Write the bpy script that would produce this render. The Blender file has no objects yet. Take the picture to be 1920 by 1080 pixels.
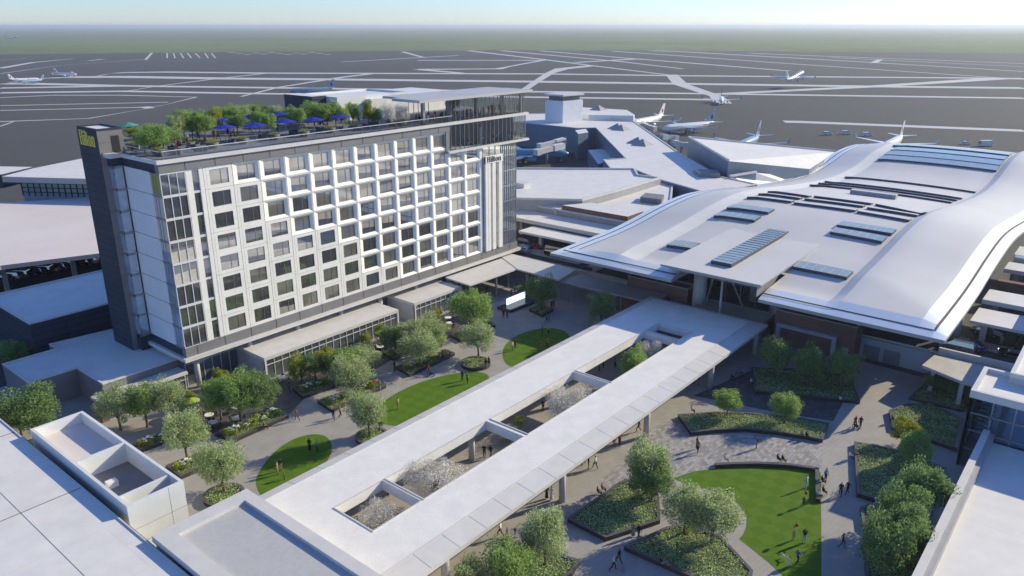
import bpy, bmesh, math, random
from math import sin, cos, tan, pi, atan, atan2, radians, sqrt, hypot
from mathutils import Vector, Matrix
random.seed(7)
S = bpy.context.scene
COL = S.collection
# ------------------------------------------------------------------ camera
FL, HZ, YAW, H = 1440.0, 48.0, 0.6897, 54.0
TH = atan((540 - HZ) / FL)
CF = Vector((cos(YAW)*cos(TH), sin(YAW)*cos(TH), -sin(TH)))
CR = Vector((sin(YAW), -cos(YAW), 0))
CU = CR.cross(CF)
cd = bpy.data.cameras.new('camera'); cam = bpy.data.objects.new('camera', cd); COL.objects.link(cam)
rot = Matrix((CR, CU, -CF)).transposed()
cam.matrix_world = Matrix.Translation((0, 0, H)) @ rot.to_4x4()
cd.sensor_width = 36; cd.lens = FL/1920*36; cd.clip_start = 1; cd.clip_end = 60000
S.camera = cam
def ray(px, py): return CF + CR*((px-960)/FL) - CU*((py-540)/FL)
def P(px, py, z=0.0):                       # point at height z that the photo shows at (px, py)
    d = ray(px, py); t = (z-H)/d.z
    return Vector((d.x*t, d.y*t, z))
def onY(y, px, py):
    d = ray(px, py); t = y/d.y; return Vector((d.x*t, y, H+d.z*t))
def proj(p):
    d = Vector(p)-Vector((0, 0, H)); w = d.dot(CF)
    return 960+FL*d.dot(CR)/w, 540-FL*d.dot(CU)/w, w
def upto(x, y, py):                         # height on the vertical through (x, y) at image row py
    lo, hi = -60.0, 200.0
    for _ in range(50):
        m = (lo+hi)/2
        if proj((x, y, m))[1] > py: lo = m
        else: hi = m
    return m
# ------------------------------------------------------------------ mesh builder
WLD = {}
class MB:
    def __init__(s): s.v = []; s.f = []; s.m = []
    def poly(s, pts, m=0):
        n = len(s.v); s.v += [tuple(p) for p in pts]; s.f.append(tuple(range(n, n+len(pts)))); s.m.append(m)
    def prism(s, pts, z0, z1, m=0, mt=None, mb=None, cap=True):
        pts = [(p[0], p[1]) for p in pts]
        a = sum(pts[i][0]*pts[(i+1) % len(pts)][1]-pts[(i+1) % len(pts)][0]*pts[i][1] for i in range(len(pts)))
        if a < 0: pts = pts[::-1]
        n = len(s.v); k = len(pts)
        s.v += [(x, y, z0) for x, y in pts]+[(x, y, z1) for x, y in pts]
        for i in range(k):
            j = (i+1) % k; s.f.append((n+i, n+j, n+k+j, n+k+i)); s.m.append(m)
        if cap:
            s.f.append(tuple(n+k+i for i in range(k))); s.m.append(m if mt is None else mt)
            s.f.append(tuple(n+i for i in reversed(range(k)))); s.m.append(m if mb is None else mb)
        return s
    def box(s, x0, x1, y0, y1, z0, z1, m=0, mt=None):
        return s.prism([(x0, y0), (x1, y0), (x1, y1), (x0, y1)], z0, z1, m, mt)
    def obox(s, c, ax, L, W, z0, z1, m=0, mt=None):   # box of length L along angle ax, width W, centred on c
        u = (cos(ax), sin(ax)); w = (-u[1], u[0])
        return s.prism([(c[0]+u[0]*a*L/2+w[0]*b*W/2, c[1]+u[1]*a*L/2+w[1]*b*W/2) for a, b in ((-1, -1), (1, -1), (1, 1), (-1, 1))], z0, z1, m, mt)
    def bar(s, a, b, w, h=None, m=0):         # square bar between two points
        h = h or w; a = Vector(a); b = Vector(b); d = (b-a).normalized()
        up = Vector((0, 0, 1)) if abs(d.z) < .95 else Vector((0, 1, 0))
        r = d.cross(up).normalized(); u = r.cross(d)
        n = len(s.v)
        for p in (a, b):
            for i, j in ((-1, -1), (1, -1), (1, 1), (-1, 1)): s.v.append(tuple(p+r*i*w/2+u*j*h/2))
        for q in ((0, 1, 5, 4), (1, 2, 6, 5), (2, 3, 7, 6), (3, 0, 4, 7), (3, 2, 1, 0), (4, 5, 6, 7)):
            s.f.append(tuple(n+i for i in q)); s.m.append(m)
    def tube(s, pts, rad, n=8, m=0, cap=True, sq=1.0):
        b0 = len(s.v); pts = [Vector(p) for p in pts]
        for i, p in enumerate(pts):
            d = (pts[min(i+1, len(pts)-1)]-pts[max(i-1, 0)]).normalized()
            up = Vector((0, 0, 1)) if abs(d.z) < .9 else Vector((1, 0, 0))
            r = d.cross(up).normalized(); u = r.cross(d)
            for k in range(n):
                a = 2*pi*k/n; s.v.append(tuple(p+r*cos(a)*rad[i]+u*sin(a)*rad[i]*sq))
        for i in range(len(pts)-1):
            for k in range(n):
                j = (k+1) % n; s.f.append((b0+i*n+k, b0+i*n+j, b0+(i+1)*n+j, b0+(i+1)*n+k)); s.m.append(m)
        if cap:
            s.f.append(tuple(b0+k for k in reversed(range(n)))); s.m.append(m)
            s.f.append(tuple(b0+(len(pts)-1)*n+k for k in range(n))); s.m.append(m)
    def lathe(s, c, prof, n=16, m=0, sx=1, sy=1):
        b0 = len(s.v)
        for r, z in prof:
            for k in range(n):
                a = 2*pi*k/n; s.v.append((c[0]+cos(a)*r*sx, c[1]+sin(a)*r*sy, c[2]+z))
        for i in range(len(prof)-1):
            for k in range(n):
                j = (k+1) % n; s.f.append((b0+i*n+k, b0+i*n+j, b0+(i+1)*n+j, b0+(i+1)*n+k)); s.m.append(m)
        s.f.append(tuple(b0+k for k in reversed(range(n)))); s.m.append(m)
        s.f.append(tuple(b0+(len(prof)-1)*n+k for k in range(n))); s.m.append(m)
    def ring(s, outer, inner, z0, z1, m=0):    # wall ring between two outlines with equal vertex counts
        k = len(outer); n = len(s.v)
        for L in (outer, inner):
            for z in (z0, z1): s.v += [(p[0], p[1], z) for p in L]
        o0, o1, i0, i1 = n, n+k, n+2*k, n+3*k
        for a in range(k):
            b = (a+1) % k
            for q in ((o0+a, o0+b, o1+b, o1+a), (i0+b, i0+a, i1+a, i1+b), (o1+a, o1+b, i1+b, i1+a), (o0+b, o0+a, i0+a, i0+b)):
                s.f.append(q); s.m.append(m)
    def build(s, name, mats, parent=None, smooth=False, local=False, loc=None):
        off = Vector((0, 0, 0)) if (local or parent is None) else WLD.get(parent.name, Vector((0, 0, 0)))
        if loc is not None and parent is None: off = Vector(loc)
        me = bpy.data.meshes.new(name)
        me.from_pydata([(x-off.x, y-off.y, z-off.z) for x, y, z in s.v], [], s.f)
        mats = mats if isinstance(mats, (list, tuple)) else [mats]
        for q in mats: me.materials.append(q)
        me.polygons.foreach_set('material_index', s.m)
        if smooth: me.polygons.foreach_set('use_smooth', [True]*len(s.f))
        me.update()
        o = bpy.data.objects.new(name, me); COL.objects.link(o)
        if parent is not None: o.parent = parent
        elif loc is not None: o.location = loc
        WLD[o.name] = off.copy()
        return o
def tag(o, label=None, cat=None, group=None, kind=None):
    for k, v in (('label', label), ('category', cat), ('group', group), ('kind', kind)):
        if v: o[k] = v
    return o
def thing(name, loc, label, cat, group=None, rz=0):
    o = bpy.data.objects.new(name, None); COL.objects.link(o); o.location = loc; o.rotation_euler.z = rz
    o.empty_display_size = .3
    WLD[o.name] = Vector(loc); return tag(o, label, cat, group)
def copy_tree(o, parent=None):
    c = o.copy(); COL.objects.link(c); c.parent = parent
    for k in list(o.children): copy_tree(k, c)
    return c
def inset(pts, d):                              # shrink an outline (counter-clockwise or not) by d
    pts = [Vector((p[0], p[1])) for p in pts]; k = len(pts)
    a = sum(pts[i].x*pts[(i+1) % k].y-pts[(i+1) % k].x*pts[i].y for i in range(k)); sg = 1 if a > 0 else -1
    out = []
    for i in range(k):
        e0 = (pts[i]-pts[i-1]).normalized(); e1 = (pts[(i+1) % k]-pts[i]).normalized()
        n0 = Vector((-e0.y, e0.x))*sg; n1 = Vector((-e1.y, e1.x))*sg
        b = (n0+n1); b = b/max(.3, b.dot(b))*2
        out.append(pts[i]+b*d)
    return out
def inside(x, y, pg):
    r = False; j = len(pg)-1
    for i in range(len(pg)):
        if (pg[i][1] > y) != (pg[j][1] > y) and x < (pg[j][0]-pg[i][0])*(y-pg[i][1])/(pg[j][1]-pg[i][1])+pg[i][0]: r = not r
        j = i
    return r
def smooth_loop(pts, it=2):
    for _ in range(it):
        q = []
        for i in range(len(pts)):
            a, b = Vector(pts[i]), Vector(pts[(i+1) % len(pts)]); q += [a*.75+b*.25, a*.25+b*.75]
        pts = q
    return pts
# ------------------------------------------------------------------ materials
M = {}
def nd(nt, t, **kw):
    n = nt.nodes.new(t)
    for k, v in kw.items():
        if k in n.inputs: n.inputs[k].default_value = v
        else: setattr(n, k, v)
    return n
def base_mat(name):
    m = bpy.data.materials.new(name); m.use_nodes = True
    return m, m.node_tree, m.node_tree.nodes['Principled BSDF'], m.node_tree.links
def c4(c): return (c[0], c[1], c[2], 1)
def mat(name, col, rough=.6, var=.12, scale=.6, metal=0, spec=.4, fine=0, bump=0, isl=0, trans=0):
    """plain material: two noise scales vary the colour a little; isl varies it per loose piece"""
    m, nt, b, lk = base_mat(name); M[name] = m
    g = nd(nt, 'ShaderNodeNewGeometry')
    n1 = nd(nt, 'ShaderNodeTexNoise', Scale=scale, Detail=5, Roughness=.6); lk.new(g.outputs['Position'], n1.inputs['Vector'])
    mr = nd(nt, 'ShaderNodeMapRange'); mr.inputs[1].default_value = .3; mr.inputs[2].default_value = .7
    mr.inputs[3].default_value = 1-var; mr.inputs[4].default_value = 1+var
    lk.new(n1.outputs['Fac'], mr.inputs[0]); v = mr.outputs[0]
    if fine:
        n2 = nd(nt, 'ShaderNodeTexNoise', Scale=fine, Detail=3); lk.new(g.outputs['Position'], n2.inputs['Vector'])
        m2 = nd(nt, 'ShaderNodeMapRange'); m2.inputs[1].default_value = .3; m2.inputs[2].default_value = .7; m2.inputs[3].default_value = 1-var; m2.inputs[4].default_value = 1+var
        lk.new(n2.outputs['Fac'], m2.inputs[0])
        mu = nd(nt, 'ShaderNodeMath', operation='MULTIPLY'); lk.new(v, mu.inputs[0]); lk.new(m2.outputs[0], mu.inputs[1]); v = mu.outputs[0]
    if isl:
        m3 = nd(nt, 'ShaderNodeMapRange'); m3.inputs[3].default_value = 1-isl; m3.inputs[4].default_value = 1+isl
        lk.new(g.outputs['Random Per Island'], m3.inputs[0])
        mu = nd(nt, 'ShaderNodeMath', operation='MULTIPLY'); lk.new(v, mu.inputs[0]); lk.new(m3.outputs[0], mu.inputs[1]); v = mu.outputs[0]
    vm = nd(nt, 'ShaderNodeVectorMath', operation='SCALE'); vm.inputs[0].default_value = col[:3]
    lk.new(v, vm.inputs['Scale']); lk.new(vm.outputs[0], b.inputs['Base Color'])
    b.inputs['Roughness'].default_value = rough; b.inputs['Metallic'].default_value = metal; b.inputs['Specular IOR Level'].default_value = spec
    if bump:
        bp = nd(nt, 'ShaderNodeBump', Strength=bump, Distance=.05); lk.new(n1.outputs['Fac'] if not fine else n2.outputs['Fac'], bp.inputs['Height']); lk.new(bp.outputs[0], b.inputs['Normal'])
    if trans:
        t = nd(nt, 'ShaderNodeBsdfTranslucent'); lk.new(vm.outputs[0], t.inputs['Color'])
        mx = nd(nt, 'ShaderNodeMixShader'); mx.inputs[0].default_value = trans
        lk.new(b.outputs[0], mx.inputs[1]); lk.new(t.outputs[0], mx.inputs[2]); lk.new(mx.outputs[0], nt.nodes['Material Output'].inputs['Surface'])
    return m
def tiles(name, c1, c2, mortar, bw, bh, ms=.02, rough=.6, var=.1, axis='XY', offset=.5, spec=.4, metal=0, rotz=0, bias=0):
    """brick texture in metres on a plane (XY ground, XZ or YZ walls)"""
    m, nt, b, lk = base_mat(name); M[name] = m
    g = nd(nt, 'ShaderNodeNewGeometry'); sp = nd(nt, 'ShaderNodeSeparateXYZ'); cb = nd(nt, 'ShaderNodeCombineXYZ')
    mp = nd(nt, 'ShaderNodeMapping'); mp.inputs['Rotation'].default_value = (0, 0, rotz)
    lk.new(g.outputs['Position'], mp.inputs[0]); lk.new(mp.outputs[0], sp.inputs[0])
    if axis == 'S':                              # walls of any heading: run along x+y
        ad = nd(nt, 'ShaderNodeMath', operation='ADD'); lk.new(sp.outputs[0], ad.inputs[0]); lk.new(sp.outputs[1], ad.inputs[1])
        lk.new(ad.outputs[0], cb.inputs[0]); lk.new(sp.outputs[2], cb.inputs[1])
    else:
        lk.new(sp.outputs['XYZ'.index(axis[0])], cb.inputs[0]); lk.new(sp.outputs['XYZ'.index(axis[1])], cb.inputs[1])
    t = nd(nt, 'ShaderNodeTexBrick', offset=offset, Color1=c4(c1), Color2=c4(c2), Mortar=c4(mortar), Scale=1)
    t.inputs['Mortar Size'].default_value = ms; t.inputs['Brick Width'].default_value = bw; t.inputs['Row Height'].default_value = bh; t.inputs['Bias'].default_value = bias
    lk.new(cb.outputs[0], t.inputs['Vector'])
    n1 = nd(nt, 'ShaderNodeTexNoise', Scale=.35, Detail=6, Roughness=.65); lk.new(g.outputs['Position'], n1.inputs['Vector'])
    mr = nd(nt, 'ShaderNodeMapRange'); mr.inputs[1].default_value = .3; mr.inputs[2].default_value = .7; mr.inputs[3].default_value = 1-var; mr.inputs[4].default_value = 1+var
    lk.new(n1.outputs['Fac'], mr.inputs[0])
    vm = nd(nt, 'ShaderNodeVectorMath', operation='SCALE'); lk.new(t.outputs['Color'], vm.inputs[0]); lk.new(mr.outputs[0], vm.inputs['Scale'])
    lk.new(vm.outputs[0], b.inputs['Base Color'])
    b.inputs['Roughness'].default_value = rough; b.inputs['Specular IOR Level'].default_value = spec; b.inputs['Metallic'].default_value = metal
    return m
def glass(name, tint=(.5, .55, .55), refl=.25, rough=.02):
    """thin pane: mostly see-through, mirror part grows at grazing angles"""
    m, nt, b, lk = base_mat(name); M[name] = m; nt.nodes.remove(b)
    tr = nd(nt, 'ShaderNodeBsdfTransparent', Color=c4(tint)); gl = nd(nt, 'ShaderNodeBsdfGlossy', Roughness=rough, Color=(.85, .92, 1, 1))
    lw = nd(nt, 'ShaderNodeLayerWeight', Blend=.35); mr = nd(nt, 'ShaderNodeMapRange'); mr.inputs[3].default_value = refl; mr.inputs[4].default_value = 1
    lk.new(lw.outputs['Fresnel'], mr.inputs[0])
    mx = nd(nt, 'ShaderNodeMixShader'); lk.new(mr.outputs[0], mx.inputs[0]); lk.new(tr.outputs[0], mx.inputs[1]); lk.new(gl.outputs[0], mx.inputs[2])
    lk.new(mx.outputs[0], nt.nodes['Material Output'].inputs['Surface']); return m
def darkglass(name, col, refl=.35, rough=.03, var=.25):
    """opaque tinted glazing: dark room colour under a clear reflection"""
    m, nt, b, lk = base_mat(name); M[name] = m
    g = nd(nt, 'ShaderNodeNewGeometry'); n1 = nd(nt, 'ShaderNodeTexNoise', Scale=.45, Detail=3); lk.new(g.outputs['Position'], n1.inputs['Vector'])
    mr = nd(nt, 'ShaderNodeMapRange'); mr.inputs[1].default_value = .3; mr.inputs[2].default_value = .7; mr.inputs[3].default_value = 1-var; mr.inputs[4].default_value = 1+var
    lk.new(n1.outputs['Fac'], mr.inputs[0])
    vm = nd(nt, 'ShaderNodeVectorMath', operation='SCALE'); vm.inputs[0].default_value = col; lk.new(mr.outputs[0], vm.inputs['Scale'])
    lk.new(vm.outputs[0], b.inputs['Base Color']); b.inputs['Roughness'].default_value = .5
    gl = nd(nt, 'ShaderNodeBsdfGlossy', Roughness=rough, Color=(.9, .95, 1, 1)); lw = nd(nt, 'ShaderNodeLayerWeight', Blend=.3)
    m2 = nd(nt, 'ShaderNodeMapRange'); m2.inputs[3].default_value = refl; m2.inputs[4].default_value = .95; lk.new(lw.outputs['Fresnel'], m2.inputs[0])
    mx = nd(nt, 'ShaderNodeMixShader'); lk.new(m2.outputs[0], mx.inputs[0]); lk.new(b.outputs[0], mx.inputs[1]); lk.new(gl.outputs[0], mx.inputs[2])
    lk.new(mx.outputs[0], nt.nodes['Material Output'].inputs['Surface']); return m
# roofs and walls
tiles('roof', (.7, .685, .66), (.675, .66, .64), (.57, .56, .55), 24, 9, .025, .55, .075, rotz=.0)
mat('roof_grey', (.46, .455, .455), .5, .05, .15, fine=2)
mat('roof_pink', (.66, .6, .585), .7, .05, .08)
mat('trim', (.6, .585, .565), .5, .06, .5)
mat('trim_grey', (.34, .34, .345), .5, .08, .5)
mat('white', (.77, .75, .715), .5, .06, .5, fine=6)
mat('white_wall', (.68, .69, .68), .5, .06, .4)
mat('vault', (.61, .595, .575), .5, .05, .05, spec=.5)
mat('vault_field', (.62, .6, .575), .5, .05, .06)
mat('vault_edge', (.66, .68, .69), .35, .03, .1, metal=.2, spec=.5)
mat('vault_sunlit', (.7, .69, .66), .5, .05, .3)  # left roof slope coloured paler for the sun it catches
tiles('panel_dark', (.04, .046, .066), (.047, .053, .074), (.02, .02, .03), 30, 1.15, .05, .6, .1, 'S', spec=.15)
mat('panel_grey', (.2, .195, .2), .5, .08, .5)
mat('end_panel', (.66, .68, .72), .3, .05, .5)
mat('joint', (.05, .05, .055), .7, .1)
mat('metal', (.3, .31, .33), .35, .1, .8, metal=.6)
mat('metal_dark', (.05, .055, .065), .4, .1, .8, metal=.3)
mat('frame_white', (.6, .61, .63), .4, .05, 1)
tiles('brick', (.19, .085, .062), (.15, .065, .05), (.2, .15, .13), .45, .13, .02, .8, .15, 'S')
mat('beige_wall', (.42, .4, .37), .7, .1, .4)
mat('blue_grey_wall', (.4, .43, .47), .6, .08, .4)
mat('concrete', (.48, .47, .45), .7, .1, .6, fine=9)
mat('dark_recess', (.025, .028, .032), .8, .2)
mat('curtain', (.5, .46, .4), .8, .1, 1.5)
mat('olive_blind', (.3, .3, .07), .7, .1, 1)
# grounds
mat('grass_far', (.15, .185, .07), .95, .18, .0012, fine=.02, spec=.1)
mat('apron', (.084, .084, .08), .85, .07, .006, fine=.25, spec=.15)
mat('taxiway_paint', (.52, .52, .53), .8, .06, .02)
mat('asphalt', (.055, .056, .062), .85, .15, .3, fine=8)
mat('pavement', (.34, .32, .295), .8, .08, .4, fine=7)
tiles('plaza', (.335, .318, .3), (.316, .3, .284), (.25, .232, .212), 1.2, .6, .012, .75, .1, rotz=.15)
tiles('pavers', (.38, .375, .375), (.22, .205, .2), (.19, .185, .18), .72, .42, .02, .75, .12, rotz=.0)
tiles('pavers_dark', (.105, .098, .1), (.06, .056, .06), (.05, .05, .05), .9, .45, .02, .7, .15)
tiles('planter_wall', (.05, .045, .045), (.042, .038, .04), (.025, .022, .022), 1.6, .6, .02, .5, .12, 'S')
mat('planter_cap', (.1, .092, .09), .5, .1, .8)
mat('soil', (.045, .035, .022), .95, .3, 3)
def lawn():
    m, nt, b, lk = base_mat('lawn'); M['lawn'] = m
    g = nd(nt, 'ShaderNodeNewGeometry'); mp = nd(nt, 'ShaderNodeMapping'); mp.inputs['Rotation'].default_value = (0, 0, .62)
    lk.new(g.outputs['Position'], mp.inputs[0])
    nz = nd(nt, 'ShaderNodeTexNoise', Scale=.9, Detail=3); lk.new(g.outputs['Position'], nz.inputs['Vector'])
    ad = nd(nt, 'ShaderNodeVectorMath', operation='MULTIPLY_ADD'); ad.inputs[1].default_value = (.35, .35, 0); lk.new(nz.outputs['Color'], ad.inputs[0]); lk.new(mp.outputs[0], ad.inputs[2])
    ck = nd(nt, 'ShaderNodeTexChecker', Scale=.62, Color1=(.076, .155, .01, 1), Color2=(.094, .175, .014, 1)); lk.new(ad.outputs[0], ck.inputs['Vector'])
    n2 = nd(nt, 'ShaderNodeTexNoise', Scale=2.2, Detail=6, Roughness=.7); lk.new(g.outputs['Position'], n2.inputs['Vector'])
    mx = nd(nt, 'ShaderNodeMixRGB'); mx.inputs[2].default_value = (.13, .175, .025, 1)
    mr = nd(nt, 'ShaderNodeMapRange'); mr.inputs[1].default_value = .5; mr.inputs[2].default_value = .8; mr.inputs[4].default_value = .6; lk.new(n2.outputs['Fac'], mr.inputs[0])
    lk.new(mr.outputs[0], mx.inputs[0]); lk.new(ck.outputs[0], mx.inputs[1]); lk.new(mx.outputs[0], b.inputs['Base Color'])
    b.inputs['Roughness'].default_value = .9; b.inputs['Specular IOR Level'].default_value = .15
lawn()
# plants
mat('leaf_olive', (.4, .48, .235), .7, .1, .6, isl=.45, trans=.5, spec=.2)
mat('leaf_green', (.29, .42, .125), .7, .1, .6, isl=.45, trans=.5, spec=.2)
mat('leaf_dark', (.2, .3, .11), .7, .1, .6, isl=.45, trans=.45, spec=.2)
mat('leaf_lime', (.3, .34, .045), .7, .1, .6, isl=.4, trans=.4, spec=.2)
mat('blossom', (.72, .69, .62), .8, .1, .6, isl=.35, trans=.2, spec=.1)
mat('cover_leaf', (.36, .45, .19), .75, .2, .5, isl=.35, trans=.15, spec=.2)
mat('cover_under', (.09, .125, .045), .9, .3, 2)
mat('petal_yellow', (.46, .5, .04), .7, .1, 1, isl=.3)
mat('petal_white', (.8, .84, .78), .7, .1, 1, isl=.25)
mat('petal_orange', (.6, .24, .06), .7, .1, 1, isl=.3)
mat('bark', (.13, .11, .085), .9, .25, 3, fine=20, bump=.3)
# glazing
glass('clear_glass', (.8, .84, .86), .04)
glass('rail_glass', (.72, .8, .82), .06)
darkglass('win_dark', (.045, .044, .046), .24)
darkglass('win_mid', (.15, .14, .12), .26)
darkglass('win_beige_reflect', (.38, .34, .285), .22)  # beige reflection of the building opposite put into the pane colour
darkglass('glass_wall', (.05, .065, .075), .16)
darkglass('glass_corner', (.36, .35, .33), .2)  # pale grey-beige base paints reflections into the far corner glass
glass('tower_glass', (.4, .54, .68), .12)
mat('eave', (.76, .82, .86), .35, .03, .1, metal=.2, spec=.5)  # paler and bluer than the right edge: sky light put into the colour
darkglass('glass_blue', (.27, .36, .47), .3)
mat('skylight', (.3, .38, .41), .22, .12, .5, spec=.5)
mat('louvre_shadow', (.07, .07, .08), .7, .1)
mat('pier_wall_shade', (.12, .17, .24), .4, .1, .1)  # courtyard shade put into a darker, bluer wall colour
darkglass('car_glass', (.015, .018, .02), .2)
# clothing and skin
CL = {'black': (.02, .02, .024), 'navy': (.025, .035, .09), 'blue': (.05, .1, .3), 'jeans': (.06, .09, .17), 'white': (.68, .67, .65), 'grey': (.2, .2, .21),
      'khaki': (.3, .24, .15), 'brown': (.16, .08, .045), 'red': (.35, .05, .04), 'yellow': (.55, .42, .03), 'green': (.06, .1, .05), 'pink': (.45, .22, .2), 'purple': (.1, .07, .2), 'cyan': (.25, .42, .5)}
for k, c in CL.items(): mat('cloth_'+k, c, .85, .1, 4, spec=.15)
for k, c in {'a': (.42, .25, .17), 'b': (.2, .11, .07), 'c': (.5, .32, .24)}.items(): mat('skin_'+k, c, .55, .06, 8)
for k, c in {'dark': (.015, .012, .01), 'brown': (.06, .035, .02), 'fair': (.3, .2, .09), 'grey': (.25, .24, .23)}.items(): mat('hair_'+k, c, .7, .2, 20)
mat('shoe', (.025, .022, .02), .5, .1, 5)
# vehicles, umbrellas
mat('paint_white', (.74, .74, .74), .25, .03, 1, spec=.5)
mat('paint_blue', (.12, .27, .43), .25, .04, 1, spec=.5)
mat('paint_navy', (.03, .04, .16), .25, .04, 1, spec=.5)
mat('paint_sky', (.22, .32, .42), .3, .04, 1, spec=.5)
mat('paint_red', (.3, .02, .025), .25, .04, 1, spec=.5)
mat('paint_steel', (.09, .11, .14), .25, .04, 1, spec=.5)
mat('paint_black', (.015, .016, .018), .2, .04, 1, spec=.5)
mat('tyre', (.015, .015, .015), .9, .1, 5)
mat('umbrella_blue', (.02, .03, .34), .7, .06, 2, spec=.2)
mat('umbrella_teal', (.06, .3, .22), .7, .06, 2, spec=.2)
mat('umbrella_lime', (.24, .34, .05), .7, .06, 2, spec=.2)
mat('sofa', (.09, .1, .125), .85, .1, 2)
mat('bowl', (.13, .125, .12), .7, .12, 2)
mat('sign_gold', (.85, .7, .09), .4, .05, 2)
mat('sign_black', (.012, .012, .012), .4, .05, 2)
mat('deck', (.2, .19, .195), .7, .1, .5)
def emitter(name, col, st):
    m, nt, b, lk = base_mat(name); M[name] = m
    b.inputs['Base Color'].default_value = c4(col); b.inputs['Emission Color'].default_value = c4(col); b.inputs['Emission Strength'].default_value = st
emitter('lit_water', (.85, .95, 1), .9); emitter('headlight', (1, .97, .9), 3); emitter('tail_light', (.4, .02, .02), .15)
def water():
    m, nt, b, lk = base_mat('water'); M['water'] = m
    b.inputs['Base Color'].default_value = (.02, .06, .07, 1); b.inputs['Roughness'].default_value = .08
    n = nd(nt, 'ShaderNodeTexNoise', Scale=6); bp = nd(nt, 'ShaderNodeBump', Strength=.2); lk.new(n.outputs['Fac'], bp.inputs['Height']); lk.new(bp.outputs[0], b.inputs['Normal'])
water()
ORD = ['', 'second ', 'third ', 'fourth ', 'fifth ', 'sixth ', 'seventh ', 'eighth ', 'ninth ', 'tenth ']
# ------------------------------------------------------------------ sky, sun, air
w = bpy.data.worlds.new("World"); S.world = w; w.use_nodes = True
SUN_AZ, SUN_EL = -24.0, 25.0
bg = w.node_tree.nodes['Background']; sk = w.node_tree.nodes.new('ShaderNodeTexSky'); sk.sky_type = 'NISHITA'; sk.sun_disc = False
sk.sun_elevation = radians(SUN_EL); sk.sun_rotation = radians(90-SUN_AZ); sk.air_density = 1.0; sk.dust_density = 0.15; sk.ozone_density = 4.5; sk.altitude = 0
tn = w.node_tree.nodes.new('ShaderNodeMixRGB'); tn.blend_type = 'MULTIPLY'; tn.inputs[0].default_value = 1; tn.inputs[2].default_value = (.85, .955, 1.24, 1)
w.node_tree.links.new(sk.outputs[0], tn.inputs[1]); w.node_tree.links.new(tn.outputs[0], bg.inputs[0]); bg.inputs[1].default_value = 0.108
sd = bpy.data.lights.new('sun', 'SUN'); so = bpy.data.objects.new('sun', sd); COL.objects.link(so)
sd.energy = 4.2; sd.angle = radians(.5); sd.color = (1, .88, .6)
so.rotation_euler = (radians(90-SUN_EL), 0, radians(90+SUN_AZ)); so.location = (0, 0, 300)
S.view_settings.view_transform = 'Standard'; S.view_settings.look = 'None'; S.view_settings.exposure = 0.52; S.view_settings.gamma = 1
S.render.engine = 'CYCLES'; S.cycles.max_bounces = 8; S.cycles.diffuse_bounces = 4; S.cycles.glossy_bounces = 3; S.cycles.transparent_max_bounces = 12
S.cycles.volume_bounces = 0; S.cycles.use_denoising = True; S.cycles.sample_clamp_indirect = 4
b = MB(); C0 = Vector((CF.x, CF.y, 0)).normalized()
D = 24000
ct = C0*7000
b.poly([(ct.x-D, ct.y-D, -.4), (ct.x+D, ct.y-D, -.4), (ct.x+D, ct.y+D, -.4), (ct.x-D, ct.y+D, -.4)])
tag(b.build('ground', M['grass_far']), kind='structure')
m = bpy.data.materials.new('haze'); m.use_nodes = True; M['haze'] = m
for n in list(m.node_tree.nodes):
    if n.type != 'OUTPUT_MATERIAL': m.node_tree.nodes.remove(n)
vp = m.node_tree.nodes.new('ShaderNodeVolumePrincipled'); vp.inputs['Color'].default_value = (.8, .88, 1, 1); vp.inputs['Density'].default_value = 0.00011; vp.inputs['Anisotropy'].default_value = .3
m.node_tree.links.new(vp.outputs[0], m.node_tree.nodes['Material Output'].inputs['Volume'])
b = MB(); D2 = D+300; b.box(ct.x-D2, ct.x+D2, ct.y-D2, ct.y+D2, -1.4, 62)
tag(b.build('haze', m), kind='stuff')
# apron
far = [P(x, y, -.06) for x, y in ((-500, 106), (0, 102), (480, 97), (960, 94), (1280, 95), (1920, 100), (2500, 107))]
b = MB(); b.poly([tuple(p) for p in reversed(far)]+[(-1200, 900, -.06), (-500, -500, -.06), (900, -900, -.06)])
tag(b.build('apron', M['apron']), kind='structure')
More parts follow.
